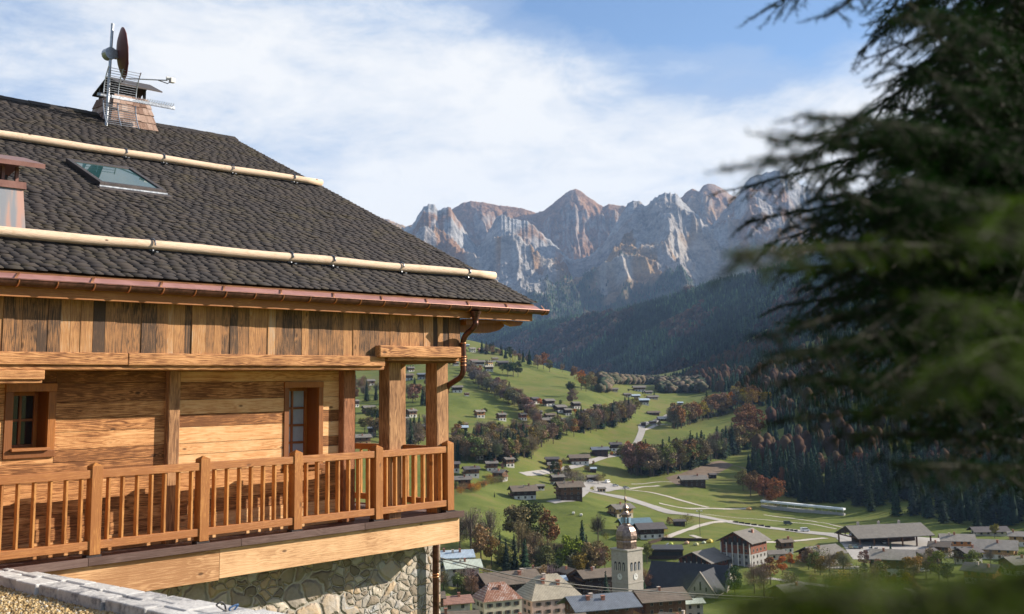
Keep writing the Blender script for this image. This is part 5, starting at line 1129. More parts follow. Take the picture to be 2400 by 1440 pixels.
MB().prism([nv(tx_-tw_-.7, tf-.3, te-.9), nv(tx_, tf-.3, zt_+1.1), nv(tx_+tw_+.7, tf-.3, te-.9), nv(tx_+tw_+.7, tf-.3, te-1.9), nv(tx_, tf-.3, zt_-.2), nv(tx_-tw_-.7, tf-.3, te-1.9)], tuple(np.subtract(nv(0, .85, 0), nv(0, 0, 0)))).build('gable_coping', pm('rpale', 'wall'), CHU)
for b_, w_, z1_, z2_ in ((-1.7, .5, te-9, te-4.5), (0, .55, te-9, te-3), (1.7, .5, te-9, te-4.5), (-2.3, .25, te+.6, te+1.9), (0, .32, te+1.0, te+3.8), (2.3, .25, te+.6, te+1.9)):
    MB().prism([nv(tx_+b_-w_, tf-.02, z1_), nv(tx_+b_+w_, tf-.02, z1_), nv(tx_+b_+w_, tf-.02, z2_), nv(tx_+b_, tf-.02, z2_+w_*1.3), nv(tx_+b_-w_, tf-.02, z2_)], tuple(np.subtract(nv(0, -.12, 0), nv(0, 0, 0)))).build('lancet', M_wd, CHU)
ar = [nv(tx_+3.1*math.cos(t), tf-.1, te-3.6+3.1*math.sin(t)) for t in np.linspace(0, math.pi, 15)]
MB().tube([nv(tx_+3.1, tf-.1, te-9)]+ar+[nv(tx_-3.1, tf-.1, te-9)], .25, 6).build('arch_moulding', pm('rpale', 'wall'), CHU)
MB().prism([nv(-hl-7, -6, ze-6), nv(-hl-7, 6, ze-6), nv(-hl-7, 6, ze-3), nv(-hl-7, -6, ze-3)], tuple(np.subtract(nv(7, 0, 0), nv(0, 0, 0)))).build('choir', m_ash, CHU)
MB().poly([nv(-hl-7.5, -6.6, ze-3), nv(-hl, -wn_*.55, ze-3), nv(-hl, 0, zr_-.3)]).poly([nv(-hl-7.5, 6.6, ze-3), nv(-hl-7.5, -6.6, ze-3), nv(-hl, 0, zr_-.3)]).poly([nv(-hl, wn_*.55, ze-3), nv(-hl-7.5, 6.6, ze-3), nv(-hl, 0, zr_-.3)]).build('choir_roof', pm('rgrey', 'roof'), CHU)
OBST.append((mid[0], mid[1], 22)); OBST.append((p[0], p[1], 8))
# ---------------------------------------------------------------- trees
def leafmat(name, mul=1.0):
    m, nt, b = new_mat(name, .9); b.inputs['Specular IOR Level'].default_value = .1
    oi = N(nt, 'ShaderNodeObjectInfo'); isl = N(nt, 'ShaderNodeNewGeometry').outputs['Random Per Island']
    v = mth(nt, 'MULTIPLY_ADD', isl, 1.1*mul, .45*mul); c = mixc(nt, 1.0, oi.outputs['Color'], (1, 1, 1), 'MULTIPLY')
    cx = N(nt, 'ShaderNodeVectorMath', operation='SCALE'); L(nt, c, cx.inputs[0]); L(nt, v, cx.inputs['Scale'])
    L(nt, cx.outputs[0], b.inputs['Base Color']); return m
M_leaf = leafmat('foliage'); M_bark = plain('bark', (.10, .075, .055), .95, 3, .3)
def quads(c, size, n3=None):
    n = len(c); a = RNG.normal(size=(n, 3)); a /= np.linalg.norm(a, axis=1)[:, None]; b = np.cross(a, RNG.normal(size=(n, 3))); b /= np.linalg.norm(b, axis=1)[:, None]
    s = size[:, None]; j = RNG.uniform(.6, 1.3, (n, 4, 1))
    V = np.stack([c+(a)*s, c+b*s*.8, c-a*s, c-b*s*.8], 1); V = c[:, None]+(V-c[:, None])*j
    return V.reshape(-1, 3), np.arange(n*4).reshape(-1, 4)
def limbs(h, kind, rr):
    mb = MB(); mb.tube([(0, 0, -.6), (.01*h, 0, h*.25), (0, .01*h, h*.55), (0, 0, h*.86)], [.022*h, .017*h, .012*h, .003*h], 6)
    for i in range(10 if kind != 'bare' else 16):
        a = rr.uniform(0, 6.28); z = h*rr.uniform(.22, .62); l = h*rr.uniform(.2, .34); up = rr.uniform(.5, 1.1)
        p0 = np.array([0, 0, z]); d = np.array([math.cos(a), math.sin(a), up]); d /= np.linalg.norm(d)
        mb.tube([p0, p0+d*l*.5+(0, 0, .02*h), p0+d*l+(0, 0, .06*h)], [.008*h, .005*h, .0015*h], 4, cap=False)
    return mb
def tree_mesh(kind, seed):
    """unit-height tree: (trunk MB, crown V, F)"""
    rr = random.Random(seed); h = 1.0
    if kind == 'spruce':
        mb = MB().tube([(0, 0, -.05), (0, 0, .5), (0, 0, .98)], [.016, .010, .002], 6); V = []; F = []
        z = .08
        while z < .985:
            r = .185*(1-z)**.85*rr.uniform(.85, 1.12)+.012; k = max(5, int(11*(1-z)+4)); a0 = rr.uniform(0, 6.28)
            for i in range(k):
                a = a0+i*6.283/k+rr.uniform(-.25, .25); rl = r*rr.uniform(.75, 1.2); w = rl*.42; ca, sa = math.cos(a), math.sin(a)
                droop = rl*rr.uniform(.25, .6); zz = z+rr.uniform(-.01, .01)
                pts_ = [(0, 0, zz+.02), (ca*rl*.5-sa*w*.5, sa*rl*.5+ca*w*.5, zz-droop*.35), (ca*rl, sa*rl, zz-droop*.75), (ca*rl*.5+sa*w*.5, sa*rl*.5-ca*w*.5, zz-droop*.35), (ca*rl*.55, sa*rl*.55, zz-droop*.2-.035)]
                b = len(V); V += pts_; F += [(b, b+1, b+2, b+3), (b, b+1, b+4, b+3), (b+1, b+2, b+4, b+4)]
            z += .030+.012*rr.random()
        V = np.array(V); c = V[RNG.integers(0, len(V), 420)]+RNG.normal(size=(420, 3))*.008; q, f = quads(c, RNG.uniform(.008, .02, 420))
        F = np.array(F)
        F = np.vstack([F, f+len(V)]); V = np.vstack([V, q]); return mb, V, F
    if kind == 'bush': cen = [(rr.uniform(-.3, .3), rr.uniform(-.3, .3), rr.uniform(.3, .65), rr.uniform(.25, .36)) for _ in range(7)]
    elif kind == 'poplar': cen = [(rr.uniform(-.05, .05), rr.uniform(-.05, .05), z, .13*(1.15-abs(z-.5))) for z in np.linspace(.2, .9, 10)]
    else:
        cen = []
        for _ in range(13 if kind == 'leafy' else 15):
            a = rr.uniform(0, 6.28); z = rr.uniform(.34, .88); rad = (.24 if kind == 'leafy' else .24)*math.sqrt(max(.05, 1-((z-.55)/.42)**2))*rr.uniform(.4, 1.05); cen.append((rad*math.cos(a), rad*math.sin(a), z, rr.uniform(.09, .155)))
    mb = limbs(h, kind, rr); per = {'leafy': 150, 'bare': 80, 'bush': 110, 'poplar': 90}[kind]; P3 = []
    for x, y, z, r in cen:
        d = RNG.normal(size=(per, 3)); d /= np.linalg.norm(d, axis=1)[:, None]; d[:, 2] *= .85
        P3.append(np.array([x, y, z])+d*r*RNG.uniform(.55, 1.12, (per, 1)))
    P3 = np.vstack(P3); P3 = P3[P3[:, 2] > .10]
    sz = RNG.uniform(.014, .032, len(P3)) if kind != 'bare' else RNG.uniform(.006, .015, len(P3))
    V, F = quads(P3, sz)
    if kind == 'bare':     # fine twigs
        n = 1000; c = P3[RNG.integers(0, len(P3), n)]; o = np.array([0, 0, .30])+ (c-np.array([0, 0, .3]))*RNG.uniform(.45, .75, (n, 1)); e = c+(c-o)*.15
        s = np.cross(e-o, RNG.normal(size=(n, 3))); s = s/np.linalg.norm(s, axis=1)[:, None]*.0026
        tv = np.stack([o-s, o+s, e+s*.3, e-s*.3], 1).reshape(-1, 3); F = np.vstack([F, np.arange(n*4).reshape(-1, 4)+len(V)]); V = np.vstack([V, tv])
    return mb, V, F
TM = {}
for kind, nv_ in (('spruce', 5), ('leafy', 5), ('bare', 5), ('bush', 3), ('poplar', 2)):
    for s in range(nv_):
        mb, V, F = tree_mesh(kind, s*13+5); tr = mb.mesh('trunk', M_bark); cr = npmesh('crown', V, F, M_leaf)
        V1_ = np.array(mb.v, float); fl = [tuple(f) for f in mb.f]; me = bpy.data.meshes.new(kind+'_tree')
        me.from_pydata([tuple(v) for v in V1_]+[tuple(map(float, v)) for v in V], [], fl+[tuple(int(i)+len(V1_) for i in dict.fromkeys(f)) for f in F.tolist()]); me.materials.append(M_bark); me.materials.append(M_leaf)
        me.polygons.foreach_set('material_index', [0]*len(fl)+[1]*len(F)); TM[kind, s] = (tr, cr, me)
TNAME = {'spruce': 'spruce_tree', 'leafy': 'broadleaf_tree', 'bare': 'bare_tree', 'bush': 'bush', 'poplar': 'poplar_tree'}
COUNT = {}
def tree(kind, x, y, z, h, col, label, group=None, parts=None, cat=None, slim=1.0):
    nv_ = {'spruce': 5, 'leafy': 5, 'bare': 5, 'bush': 3, 'poplar': 2}[kind]; s = random.randrange(nv_); tr, cr, me = TM[kind, s]
    hp = h/y*FPX; parts = hp > 50 if parts is None else parts
    sc_ = (h*slim*random.uniform(.9, 1.12), h*slim*random.uniform(.9, 1.12), h); rz = random.uniform(0, 6.28); c = (*[float(np.clip(v*random.uniform(.82, 1.2), 0, 1)) for v in col], 1)
    cat = cat or ('bush' if kind == 'bush' else 'tree'); COUNT[kind] = COUNT.get(kind, 0)+1
    if parts:
        r = empty(TNAME[kind], (x, y, z-.1), rz); r.scale = sc_; a = addmesh('trunk', tr, r); b = addmesh('crown', cr, r); b.color = c
    else:
        r = addmesh(TNAME[kind], me); r.location = (x, y, z-.1); r.scale = sc_; r.rotation_euler = (0, 0, rz); r.color = c
    tag(r, label, cat, group); return r
def blocked(x, y, m=1.0):
    return any((x-a)**2+(y-b)**2 < (r*m)**2 for a, b, r in OBST)
GREYB = (.20, .165, .125); BRN = (.24, .165, .095); OLIVE = (.17, .165, .055); GRN = (.06, .085, .025); YEL = (.36, .25, .035); ORG = (.40, .16, .025); RUST = (.23, .11, .055); SPR = (.022, .042, .022); DKG = (.035, .055, .024); YG = (.20, .22, .035)
IND = [
 (1103,1302,122,'bare',GREYB,'tall bare grey tree just right of the balcony corner'),(1150,1296,104,'bare',GREYB,'wide bare grey-brown tree second from the balcony corner'),(1078,1296,84,'bare',BRN,'bare brown tree half behind the balcony fascia'),
 (1128,1318,84,'leafy',BRN,'tree with yellow-brown autumn leaves beside the two roofs near the downspout'),(1172,1322,72,'spruce',SPR,'slim dark spruce between the autumn trees above the green roof'),(1152,1326,66,'leafy',(.26,.17,.04),'small yellow-olive tree above the dark farmhouse'),
 (1215,1296,122,'leafy',OLIVE,'tall green-leaved tree in the middle of the village grove'),(1243,1300,118,'leafy',GRN,'broad dark green tree in the village grove'),(1228,1290,112,'poplar',OLIVE,'narrow green poplar between the two green grove trees'),(1284,1292,96,'leafy',RUST,'round russet tree at the right of the village grove'),
 (1206,1336,82,'spruce',SPR,'dark spruce at the left foot of the village grove'),(1232,1338,62,'spruce',SPR,'shorter dark spruce right of the grove-foot spruce'),(1190,1340,56,'bush',DKG,'dark green bush at the foot of the village grove'),
 (1252,1330,92,'bare',GREYB,'bare purple-brown tree below the russet tree'),(1224,1322,100,'bare',BRN,'bare brown tree in front of the green grove trees'),(1277,1340,92,'bare',BRN,'bare brown tree behind the beige hipped roof'),(1300,1342,66,'spruce',DKG,'dark conical tree behind the chimneys of the beige hipped roof'),
 (1318,1342,80,'bare',GREYB,'thin bare tree left of the yellow-green tree'),(1340,1350,102,'leafy',YG,'big yellow-green tree left of the church tower'),(1358,1352,76,'leafy',(.11,.13,.04),'green tree touching the big yellow-green one'),
 (1366,1318,96,'spruce',SPR,'tall dark spruce left of the lone bare tree'),(1376,1340,84,'spruce',DKG,'wide dark spruce in front of the tall one'),(1402,1275,76,'bare',(.08,.065,.05),'lone bare tree standing on the meadow left of the onion dome'),
 (1395,1342,66,'bare',BRN,'reddish bare thicket tree left of the tower clock'),(1418,1340,60,'leafy',RUST,'russet tree touching the left face of the church tower'),(1421,1268,22,'bush',YG,'yellow-green bush beside the lone bare tree'),
 (1517,1322,52,'leafy',OLIVE,'olive tree just right of the tower belfry'),(1556,1250,20,'bush',ORG,'little orange bush beside the striped barn roof'),(1562,1264,14,'bush',YEL,'bright yellow bush at the corner of the old barn'),
 (1722,1402,72,'leafy',GRN,'dark green tree at the gable end of the nave'),(1768,1392,72,'bare',GREYB,'bare tree in front of the big timber hall'),(1792,1400,80,'bare',BRN,'taller bare tree right in front of the big timber hall'),
 (1806,1372,66,'leafy',RUST,'russet tree right of the big timber hall'),(1834,1348,44,'leafy',ORG,'orange tree next to the annex'),(1852,1330,34,'leafy',ORG,'bright orange tree nearest the white chalet'),(1868,1322,26,'bush',ORG,'small orange bush at the wall of the white chalet'),
 (1948,1334,30,'bush',YEL,'yellow bush in front of the white chalet'),(1975,1335,28,'bush',BRN,'brown bush right of the yellow one'),(2050,1392,66,'bare',(.26,.18,.05),'thin half bare yellow tree below the balconied chalet'),(2028,1386,46,'bare',GREYB,'thin bare tree left of the half bare yellow one'),
 (2092,1394,52,'leafy',RUST,'rusty bush-like tree below the balconied chalet'),(2128,1392,50,'leafy',YEL,'yellow tree below the dark barn'),(2202,1364,72,'leafy',YG,'light green tree between barn and lower right houses'),(2222,1372,52,'leafy',GRN,'green tree behind the light green one'),
 (2332,1262,36,'leafy',YG,'light green tree before the low white banded building'),(2088,1300,30,'spruce',SPR,'small lone spruce on the market square'),(1159,1166,13,'spruce',SPR,'small dark fir on the meadow left of the alone dark chalet'),
 (1300,1122,42,'leafy',DKG,'dark tree above the parking area'),(1313,1118,40,'poplar',ORG,'slender orange tree above the parking area'),(1330,1124,34,'leafy',OLIVE,'olive tree right of the slender orange one'),
 (1274,866,40,'leafy',(.24,.115,.04),'big rusty-gold tree on the skyline of the left hill'),(1260,866,36,'leafy',BRN,'brown tree left of the rusty-gold skyline tree'),(1288,872,30,'leafy',OLIVE,'olive tree right of the rusty-gold skyline tree'),(1318,874,24,'bare',BRN,'small bare tree on the falling skyline'),(1346,890,32,'leafy',RUST,'dark red tree on the falling skyline'),
 (1362,914,46,'leafy',ORG,'orange tree of the three big ones on the lower hill shoulder'),(1374,918,40,'leafy',OLIVE,'olive tree of the three big ones on the lower hill shoulder'),(1386,914,44,'leafy',BRN,'brown tree of the three big ones on the lower hill shoulder'),
 (1337,930,40,'leafy',DKG,'dark green tree above the middle hamlet'),(1342,952,40,'leafy',BRN,'brown tree with yellow top above the middle hamlet'),
 (1190,884,36,'leafy',DKG,'left tree of the green pair in the left hill meadow'),(1203,884,40,'leafy',GRN,'middle tall tree of the green clump in the left hill meadow'),(1214,884,38,'leafy',DKG,'right tree of the green clump in the left hill meadow'),(1178,876,24,'leafy',OLIVE,'small olive tree left of the green clump'),
 (1196,845,24,'leafy',GRN,'round green tree at the skyline left of the crane'),(1226,850,30,'spruce',SPR,'dark fir at the skyline right of the crane'),(1238,852,24,'spruce',SPR,'second dark fir at the skyline right of the crane'),
 (1726,950,50,'leafy',(.28,.25,.05),'bright yellow-green tree at the wood edge on the right'),(1796,958,44,'leafy',YEL,'rounded yellow tree against the dark forest'),(1752,1030,84,'leafy',RUST,'large dark red beech on the upper right slope'),(1738,1034,70,'leafy',RUST,'smaller dark red beech left of the large one'),(1772,1026,74,'leafy',(.19,.08,.04),'third dark red beech at the forest edge'),
 (1653,1090,72,'spruce',SPR,'tall spruce at the middle copse top right'),(1680,1075,66,'spruce',DKG,'tall spruce right of the first in the middle copse'),(1478,1105,62,'spruce',SPR,'wide dark spruce at the left end of the middle copse'),(1518,1112,72,'spruce',SPR,'tall dark spruce second in the middle copse'),(1555,1110,74,'spruce',DKG,'tall spruce sticking out of the middle copse'),
 (1760,1166,60,'leafy',(.20,.13,.05),'round brown tree at the lower corner of the dark forest'),(1742,1150,50,'leafy',OLIVE,'olive tree at the lower corner of the dark forest'),(1790,1180,66,'leafy',(.22,.09,.04),'orange-brown tree at the lower forest corner'),(1820,1192,70,'leafy',(.24,.11,.04),'second orange-brown tree along the lower forest edge')]
for px, py, hp, k, col, lb in IND:
    p = hit(px, py)
    if p is None: continue
    tree(k, p[0], p[1], p[2], hp*p[1]/FPX, col, lb, parts=hp > 34)
KW = {'spruce': 'dark spruce', 'bare': 'bare brown tree', 'bush': 'low shrub', 'poplar': 'slender tree'}
def band(line, n, spread, h, mix, label, group, slim=1.0):
    xs = [p[0] for p in line]; ys = [p[1] for p in line]
    for i in range(n):
        px = random.uniform(xs[0], xs[-1]); py = np.interp(px, xs, ys)+random.uniform(-spread, spread); p = hit(px, py)
        if p is None or blocked(p[0], p[1], .75): continue
        k, c = random.choice(mix); third = min(2, int(3*(px-xs[0])/(xs[-1]-xs[0]+1e-6))); where = ('at the left end of', 'in the middle of', 'at the right end of')[third]
        w = KW[k] if k != 'leafy' else ('olive-green tree' if c[1] >= c[0] else 'rust-brown tree' if c[0] > .18 else 'dull brown leafy tree'); tree(k, p[0], p[1], p[2], random.uniform(*h)*1.2*(1.15 if k == 'spruce' else 1), c, '%s %s %s' % (w, where, label), '%ss %s %s' % (w, where, label), slim=slim*1.12)
mixA = [('bare', GREYB)]*5+[('bare', BRN)]*3+[('leafy', GREYB)]*4+[('leafy', OLIVE)]+[('leafy', BRN)]*2+[('spruce', SPR)]
band([(1090,868),(1110,892),(1140,912),(1180,932),(1215,950),(1245,978),(1262,1000)], 105, 9, (9, 13), mixA, 'the thick left-hill hedge band', 'trees in the hedge band on the left hill')
band([(1120,826),(1160,832),(1200,842),(1250,856)], 18, 3, (9, 14), [('spruce', SPR)]*3+[('leafy', DKG), ('bare', BRN)], 'the left-hill crest row', 'trees along the crest of the left hill')
mixB = [('bare', GREYB)]*4+[('bare', BRN)]*3+[('spruce', SPR)]*4+[('leafy', OLIVE)]*2+[('leafy', BRN)]*3+[('leafy', (.2,.14,.04))]
band([(1062,1062),(1110,1070),(1170,1072),(1250,1062)], 85, 16, (10, 15), mixB, 'the wood below the left hamlets', 'trees in the wood below the left hamlets')
band([(1110,1035),(1180,1042),(1270,1034)], 34, 9, (9, 14), mixB, 'the fringe above the hamlet wood', 'trees in the upper edge of that wood')
band([(1255,1046),(1320,1024),(1390,1006),(1440,992),(1490,972)], 84, 9, (11, 16), mixB, 'the long stream-side wood', 'trees of the stream-side wood')
mixC = [('bare', (.16,.12,.09))]*4+[('leafy', BRN)]*3+[('leafy', (.2,.14,.05))]*2+[('spruce', SPR)]*3+[('leafy', OLIVE)]*2+[('leafy', RUST)]
band([(1470,1106),(1500,1114),(1550,1112),(1600,1100),(1650,1088),(1700,1070),(1765,1046)], 95, 5, (14, 20), mixC, 'the middle copse between the meadows', 'trees of the middle copse')
band([(1578,1004),(1600,999),(1640,986),(1680,973),(1720,962),(1780,955)], 66, 5, (13, 20), mixC+[('leafy', YEL), ('leafy', ORG), ('leafy', (.3,.2,.05))], 'the upper copse above the meadow', 'trees of the upper copse')
band([(1860,1378),(1950,1385),(2040,1392),(2150,1396)], 26, 10, (4, 7), [('bush', BRN), ('bush', OLIVE), ('bush', GREYB), ('bare', BRN), ('bush', (.3,.2,.05))], 'the brown hedge below the square', 'bushes of the brown hedge')
band([(1060,1160),(1110,1150),(1150,1132),(1200,1135)], 20, 6, (3, 5), [('bush', BRN), ('bush', OLIVE), ('bush', YEL), ('bush', ORG), ('bush', DKG)], 'the left hamlet gardens', 'garden bushes of the left hamlet')
band([(1300,1124),(1350,1128),(1405,1132)], 14, 6, (4, 7), [('bush', OLIVE), ('bush', BRN), ('bush', GREYB)], 'the scrub above the parking area', 'bushes above the parking area')
band([(820,1000),(880,1010),(950,1030),(1010,1040)], 34, 24, (9, 14), mixB, 'the lower slope behind the porch', 'trees seen through the porch')
band([(820,930),(900,925),(1010,930)], 30, 22, (9, 14), mixB+[('leafy', RUST)], 'the upper slope behind the porch', 'upper trees seen through the porch')
band([(1020,1400),(1200,1390),(1400,1400),(1620,1395)], 26, 16, (6, 10), mixB, 'the lanes between the village roofs', 'x')
band([(1840,1322),(2000,1350),(2150,1352),(2400,1330)], 44, 22, (4, 9), [('bush', BRN), ('bush', OLIVE), ('leafy', OLIVE), ('leafy', BRN), ('bare', GREYB), ('leafy', (.3,.2,.05)), ('spruce', SPR)], 'the gardens of the lower right village', 'x')
band([(1180,1345),(1300,1352),(1420,1350)], 24, 9, (8, 13), mixB, 'the grove foot behind the village roofs', 'x')
rr = random.Random(5)
for a in HS_:
    if 17 < a[2] < 72 and 1040 < a[0] < 1620:
        for _ in range(rr.choice((0, 1, 2, 2))):
            p = hit(a[0]+rr.uniform(-1, 1)*a[2], a[1]+rr.uniform(-6, 7))
            if p is None or blocked(p[0], p[1], 1.0): continue
            k, c = rr.choice([('bush', OLIVE), ('bush', BRN), ('leafy', OLIVE), ('leafy', BRN), ('bush', YEL), ('leafy', ORG), ('spruce', SPR), ('bare', GREYB), ('leafy', GRN)])
            tree(k, p[0], p[1], p[2], rr.uniform(3.5, 8), c, *(['%s beside the %s' % (KW.get(k, 'small leafy tree'), ' '.join(a[7].split(' with ')[0].split()[:8]))]*2))
# dark forest on the right: the nearest trees one by one, the rest as one mass
POLY = [(1545,897),(1640,905),(1700,935),(1800,958),(1805,1000),(1790,1040),(1760,1100),(1752,1150),(1785,1168),(1900,1182),(2000,1196),(2150,1224),(2300,1238),(2440,1232),(2900,1250),(2900,250),(2000,450),(1700,800),(1620,870)]
def inpoly(px, py):
    x = np.asarray(px); y = np.asarray(py); c = np.zeros(x.shape, bool); n = len(POLY)
    for i in range(n):
        x1, y1 = POLY[i]; x2, y2 = POLY[(i+1) % n]; c ^= ((y1 > y) != (y2 > y)) & (x < (x2-x1)*(y-y1)/(y2-y1+1e-9)+x1)
    return c
n = 60000; X = RNG.uniform(120, 1700, n); Y = RNG.uniform(560, 2350, n); U, V_ = (np.array(v) for v in uv(X, Y))
a = np.clip((U-GU[0])/(GU[1]-GU[0]), 0, len(GU)-2).astype(int); b = np.clip((V_-GV[0])/(GV[1]-GV[0]), 0, len(GV)-2).astype(int); Z = GZ[b, a]
Q = np.stack([X, Y, Z], 1); zc = Q@FW; px = CX+FPX*(Q@CR)/zc; py = CY-FPX*(Q@CU)/zc
ok = inpoly(px, py) & (px < 2750); Q = Q[ok]; px = px[ok]; py = py[ok]; d = np.hypot(Q[:, 0], Q[:, 1])
clear = fbm(Q[:, 0]/70, Q[:, 1]/70, 3, 44); keep = clear < .72; Q, px, py, d = Q[keep], px[keep], py[keep], d[keep]
red = fbm(Q[:, 0]/55, Q[:, 1]/55, 3, 66) > .54; vis_ = (px < 2420)
order = np.argsort(d+1e5*~vis_); used = []
near = []; used = []
for i in order:
    if len(near) >= 215: break
    x, y = Q[i, 0], Q[i, 1]
    if all((x-a)**2+(y-b)**2 > 26 for a, b in used[-200:]): used.append((x, y)); near.append(i)
ns_ = nl_ = 0
for i in near:
    isr = bool(red[i]) and random.random() < .6
    zg = ground(Q[i, 0], Q[i, 1]); wz = ('on the lower corner left of the long white shed', 'behind the long white shed', 'between the white shed and the market hall', 'behind the market hall', 'behind the low white banded building', 'at the far right border')[int(np.searchsorted([1800, 1960, 2040, 2180, 2330], px[i]))]+(', in the front row' if used.index((Q[i, 0], Q[i, 1])) < 90 else ', further up')
    if isr: tree(random.choice(('leafy', 'bare')), Q[i, 0], Q[i, 1], zg, random.uniform(13, 19), random.choice(((.15,.07,.04), (.16,.11,.07), (.17,.08,.035), (.12,.07,.045))), 'russet beech '+wz, 'russet beeches '+wz, parts=False)
    else: tree('spruce', Q[i, 0], Q[i, 1], zg, random.uniform(17, 27), random.choice((SPR, (.026,.05,.034), (.018,.034,.022))), 'dark spruce '+wz, 'forest spruces '+wz, parts=False)
m_ = np.ones(len(Q), bool); m_[near] = False; Q2 = Q[m_]; r2 = red[m_]; d2_ = d[m_]
sel_ = RNG.random(len(Q2)) < .55; Q2, r2 = Q2[sel_], r2[sel_]
cols = np.where((r2 & (RNG.random(len(Q2)) < .6))[:, None], np.array([[.055, .03, .02], [.045, .03, .022], [.07, .045, .026]])[RNG.integers(0, 3, len(Q2))], np.array([[.020, .038, .022], [.026, .05, .032], [.016, .03, .02]])[RNG.integers(0, 3, len(Q2))])
cones('forest_right', Q2, RNG.uniform(13, 23, len(Q2)), cols, 'dark conifer forest with russet beeches climbing the right side', 6, .13, r2 & (cols[:, 0] > .05))
# wood at the far end of the plain
pt = []
for i in range(1500):
    p = hit(random.uniform(1405, 1650), random.uniform(893, 922))
    if p is not None and not (920 > 0 and blocked(p[0], p[1], 1.2)): pt.append(p)
pt = np.array(pt); zc = (pt@FW); pxx = CX+FPX*(pt@CR)/zc; pyy = CY-FPX*(pt@CU)/zc; k = ~((pxx > 1430) & (pxx < 1545) & (pyy > 903)) ; pt = pt[k]
cols = np.array([[.10, .08, .06], [.085, .07, .055], [.07, .07, .045], [.12, .095, .065], [.03, .045, .03]])[RNG.integers(0, 5, len(pt))]
cones('valley_wood', pt, RNG.uniform(8, 14, len(pt)), cols, 'grey-brown leafless wood at the far end of the valley', 5, .3, np.ones(len(pt), bool))

# ---------------------------------------------------------------- vehicles and small things
m_paint, nt, b = new_mat('car_paint', .3); oi = N(nt, 'ShaderNodeObjectInfo'); L(nt, oi.outputs['Color'], b.inputs['Base Color']); b.inputs['Coat Weight'].default_value = .5
m_tyre = plain('tyre', (.03, .03, .03), .9, 5, .1)
def car_meshes(van):
    b = MB(); w = .88; hh = 1.0 if not van else 1.15
    prof = [(-2.1, .35), (2.1, .35), (2.15, .7), (1.95, .88), (1.0, .98), (-1.9, 1.0), (-2.12, .8)] if not van else [(-2.5, .35), (2.4, .35), (2.45, .9), (2.1, 1.15), (1.6, 1.25), (1.1, 2.05), (-2.4, 2.1), (-2.52, 1.9)]
    b.prism([(x, -w, z) for x, z in prof], (0, 2*w, 0)); bm = b.mesh('body', m_paint)
    c = MB(); 
    if not van:
        lo = [(-1.75, -.82, .98), (1.0, -.82, .97), (1.0, .82, .97), (-1.75, .82, .98)]; up = [(-1.3, -.66, 1.45), (.35, -.66, 1.45), (.35, .66, 1.45), (-1.3, .66, 1.45)]
    else: lo = [(-1.9, -.895, 1.3), (1.45, -.895, 1.3), (1.45, .895, 1.3), (-1.9, .895, 1.3)]; up = [(-1.9, -.895, 1.8), (1.15, -.895, 1.8), (1.15, .895, 1.8), (-1.9, .895, 1.8)]
    bb = len(c.v); c.v += lo+up
    for q in ((3, 2, 1, 0), (4, 5, 6, 7), (0, 1, 5, 4), (1, 2, 6, 5), (2, 3, 7, 6), (3, 0, 4, 7)): c.f.append(tuple(bb+i for i in q)); c.m.append(0)
    r = MB().box(-1.28, .33, -.65, .65, 1.45, 1.48) if not van else MB().box(-2.3, 1.05, -.86, .86, 2.1, 2.13)
    wl = MB().tube([(0, -.1, 0), (0, .1, 0)], .32, 12)
    return bm, c.mesh('windows', M_wd), r.mesh('roof', m_paint), wl.mesh('wheel', m_tyre)
CM = {False: car_meshes(False), True: car_meshes(True)}
def car(px, py, rz, col, label, van=False):
    p = hit(px, py)
    if p is None: return
    r = empty('parked_van' if van else 'parked_car', (p[0], p[1], p[2]+.22), math.radians(rz)); tag(r, label, 'van' if van else 'car', 'vehicles in the village'); bm, cm, rm, wm = CM[van]
    for n_, me in (('body', bm), ('windows', cm), ('roof', rm)): o = addmesh(n_, me, r); o.color = (*col, 1)
    for x in (-1.3, 1.35):
        for y in (-.8, .8): o = addmesh('wheel', wm, r); o.location = (x, y, .32)
for c in ((1383,1131,10,(.7,.7,.7),'white car at the upper left of the parking area'),(1424,1133,60,(.75,.75,.75),'white van at the upper edge of the parking area',True),(1442,1141,15,(.72,.72,.72),'white car right of the white van'),(1467,1146,5,(.7,.72,.75),'silver white car at the right tip of the parking area'),
          (1847,1231,-5,(.08,.10,.10),'dark van driving on the wide pale road',True),(1887,1247,8,(.75,.75,.75),'white van on the road beside the dark blocks',True),(2000,1257,20,(.35,.42,.5),'blue-grey car beside the market hall entrance'),(2035,1270,15,(.05,.05,.06),'black car in front of the market hall'),
          (2072,1276,80,(.7,.7,.68),'white car below the market hall roof edge'),(1993,1286,80,(.4,.36,.2),'olive car, left of the parked trio'),(2005,1286,80,(.2,.3,.3),'teal car in the middle of the parked trio'),(2017,1286,80,(.06,.06,.07),'black car, right of the parked trio'),
          (2041,1290,70,(.7,.7,.7),'white car left of the market square pair'),(2054,1291,70,(.72,.7,.66),'cream car right of the market square pair'),(1986,1328,10,(.6,.63,.68),'silver car behind the white chalet with bushes'),(2155,1340,20,(.72,.72,.72),'white car below the dark barn'),(2166,1342,25,(.6,.62,.64),'silver car below the dark barn'),
          (1290,1084,10,(.7,.7,.72),'pale car beside the yellow-orange timber house'),(1434,1066,5,(.72,.72,.72),'white car between the blue roofed barn and the small house')): car(*c)
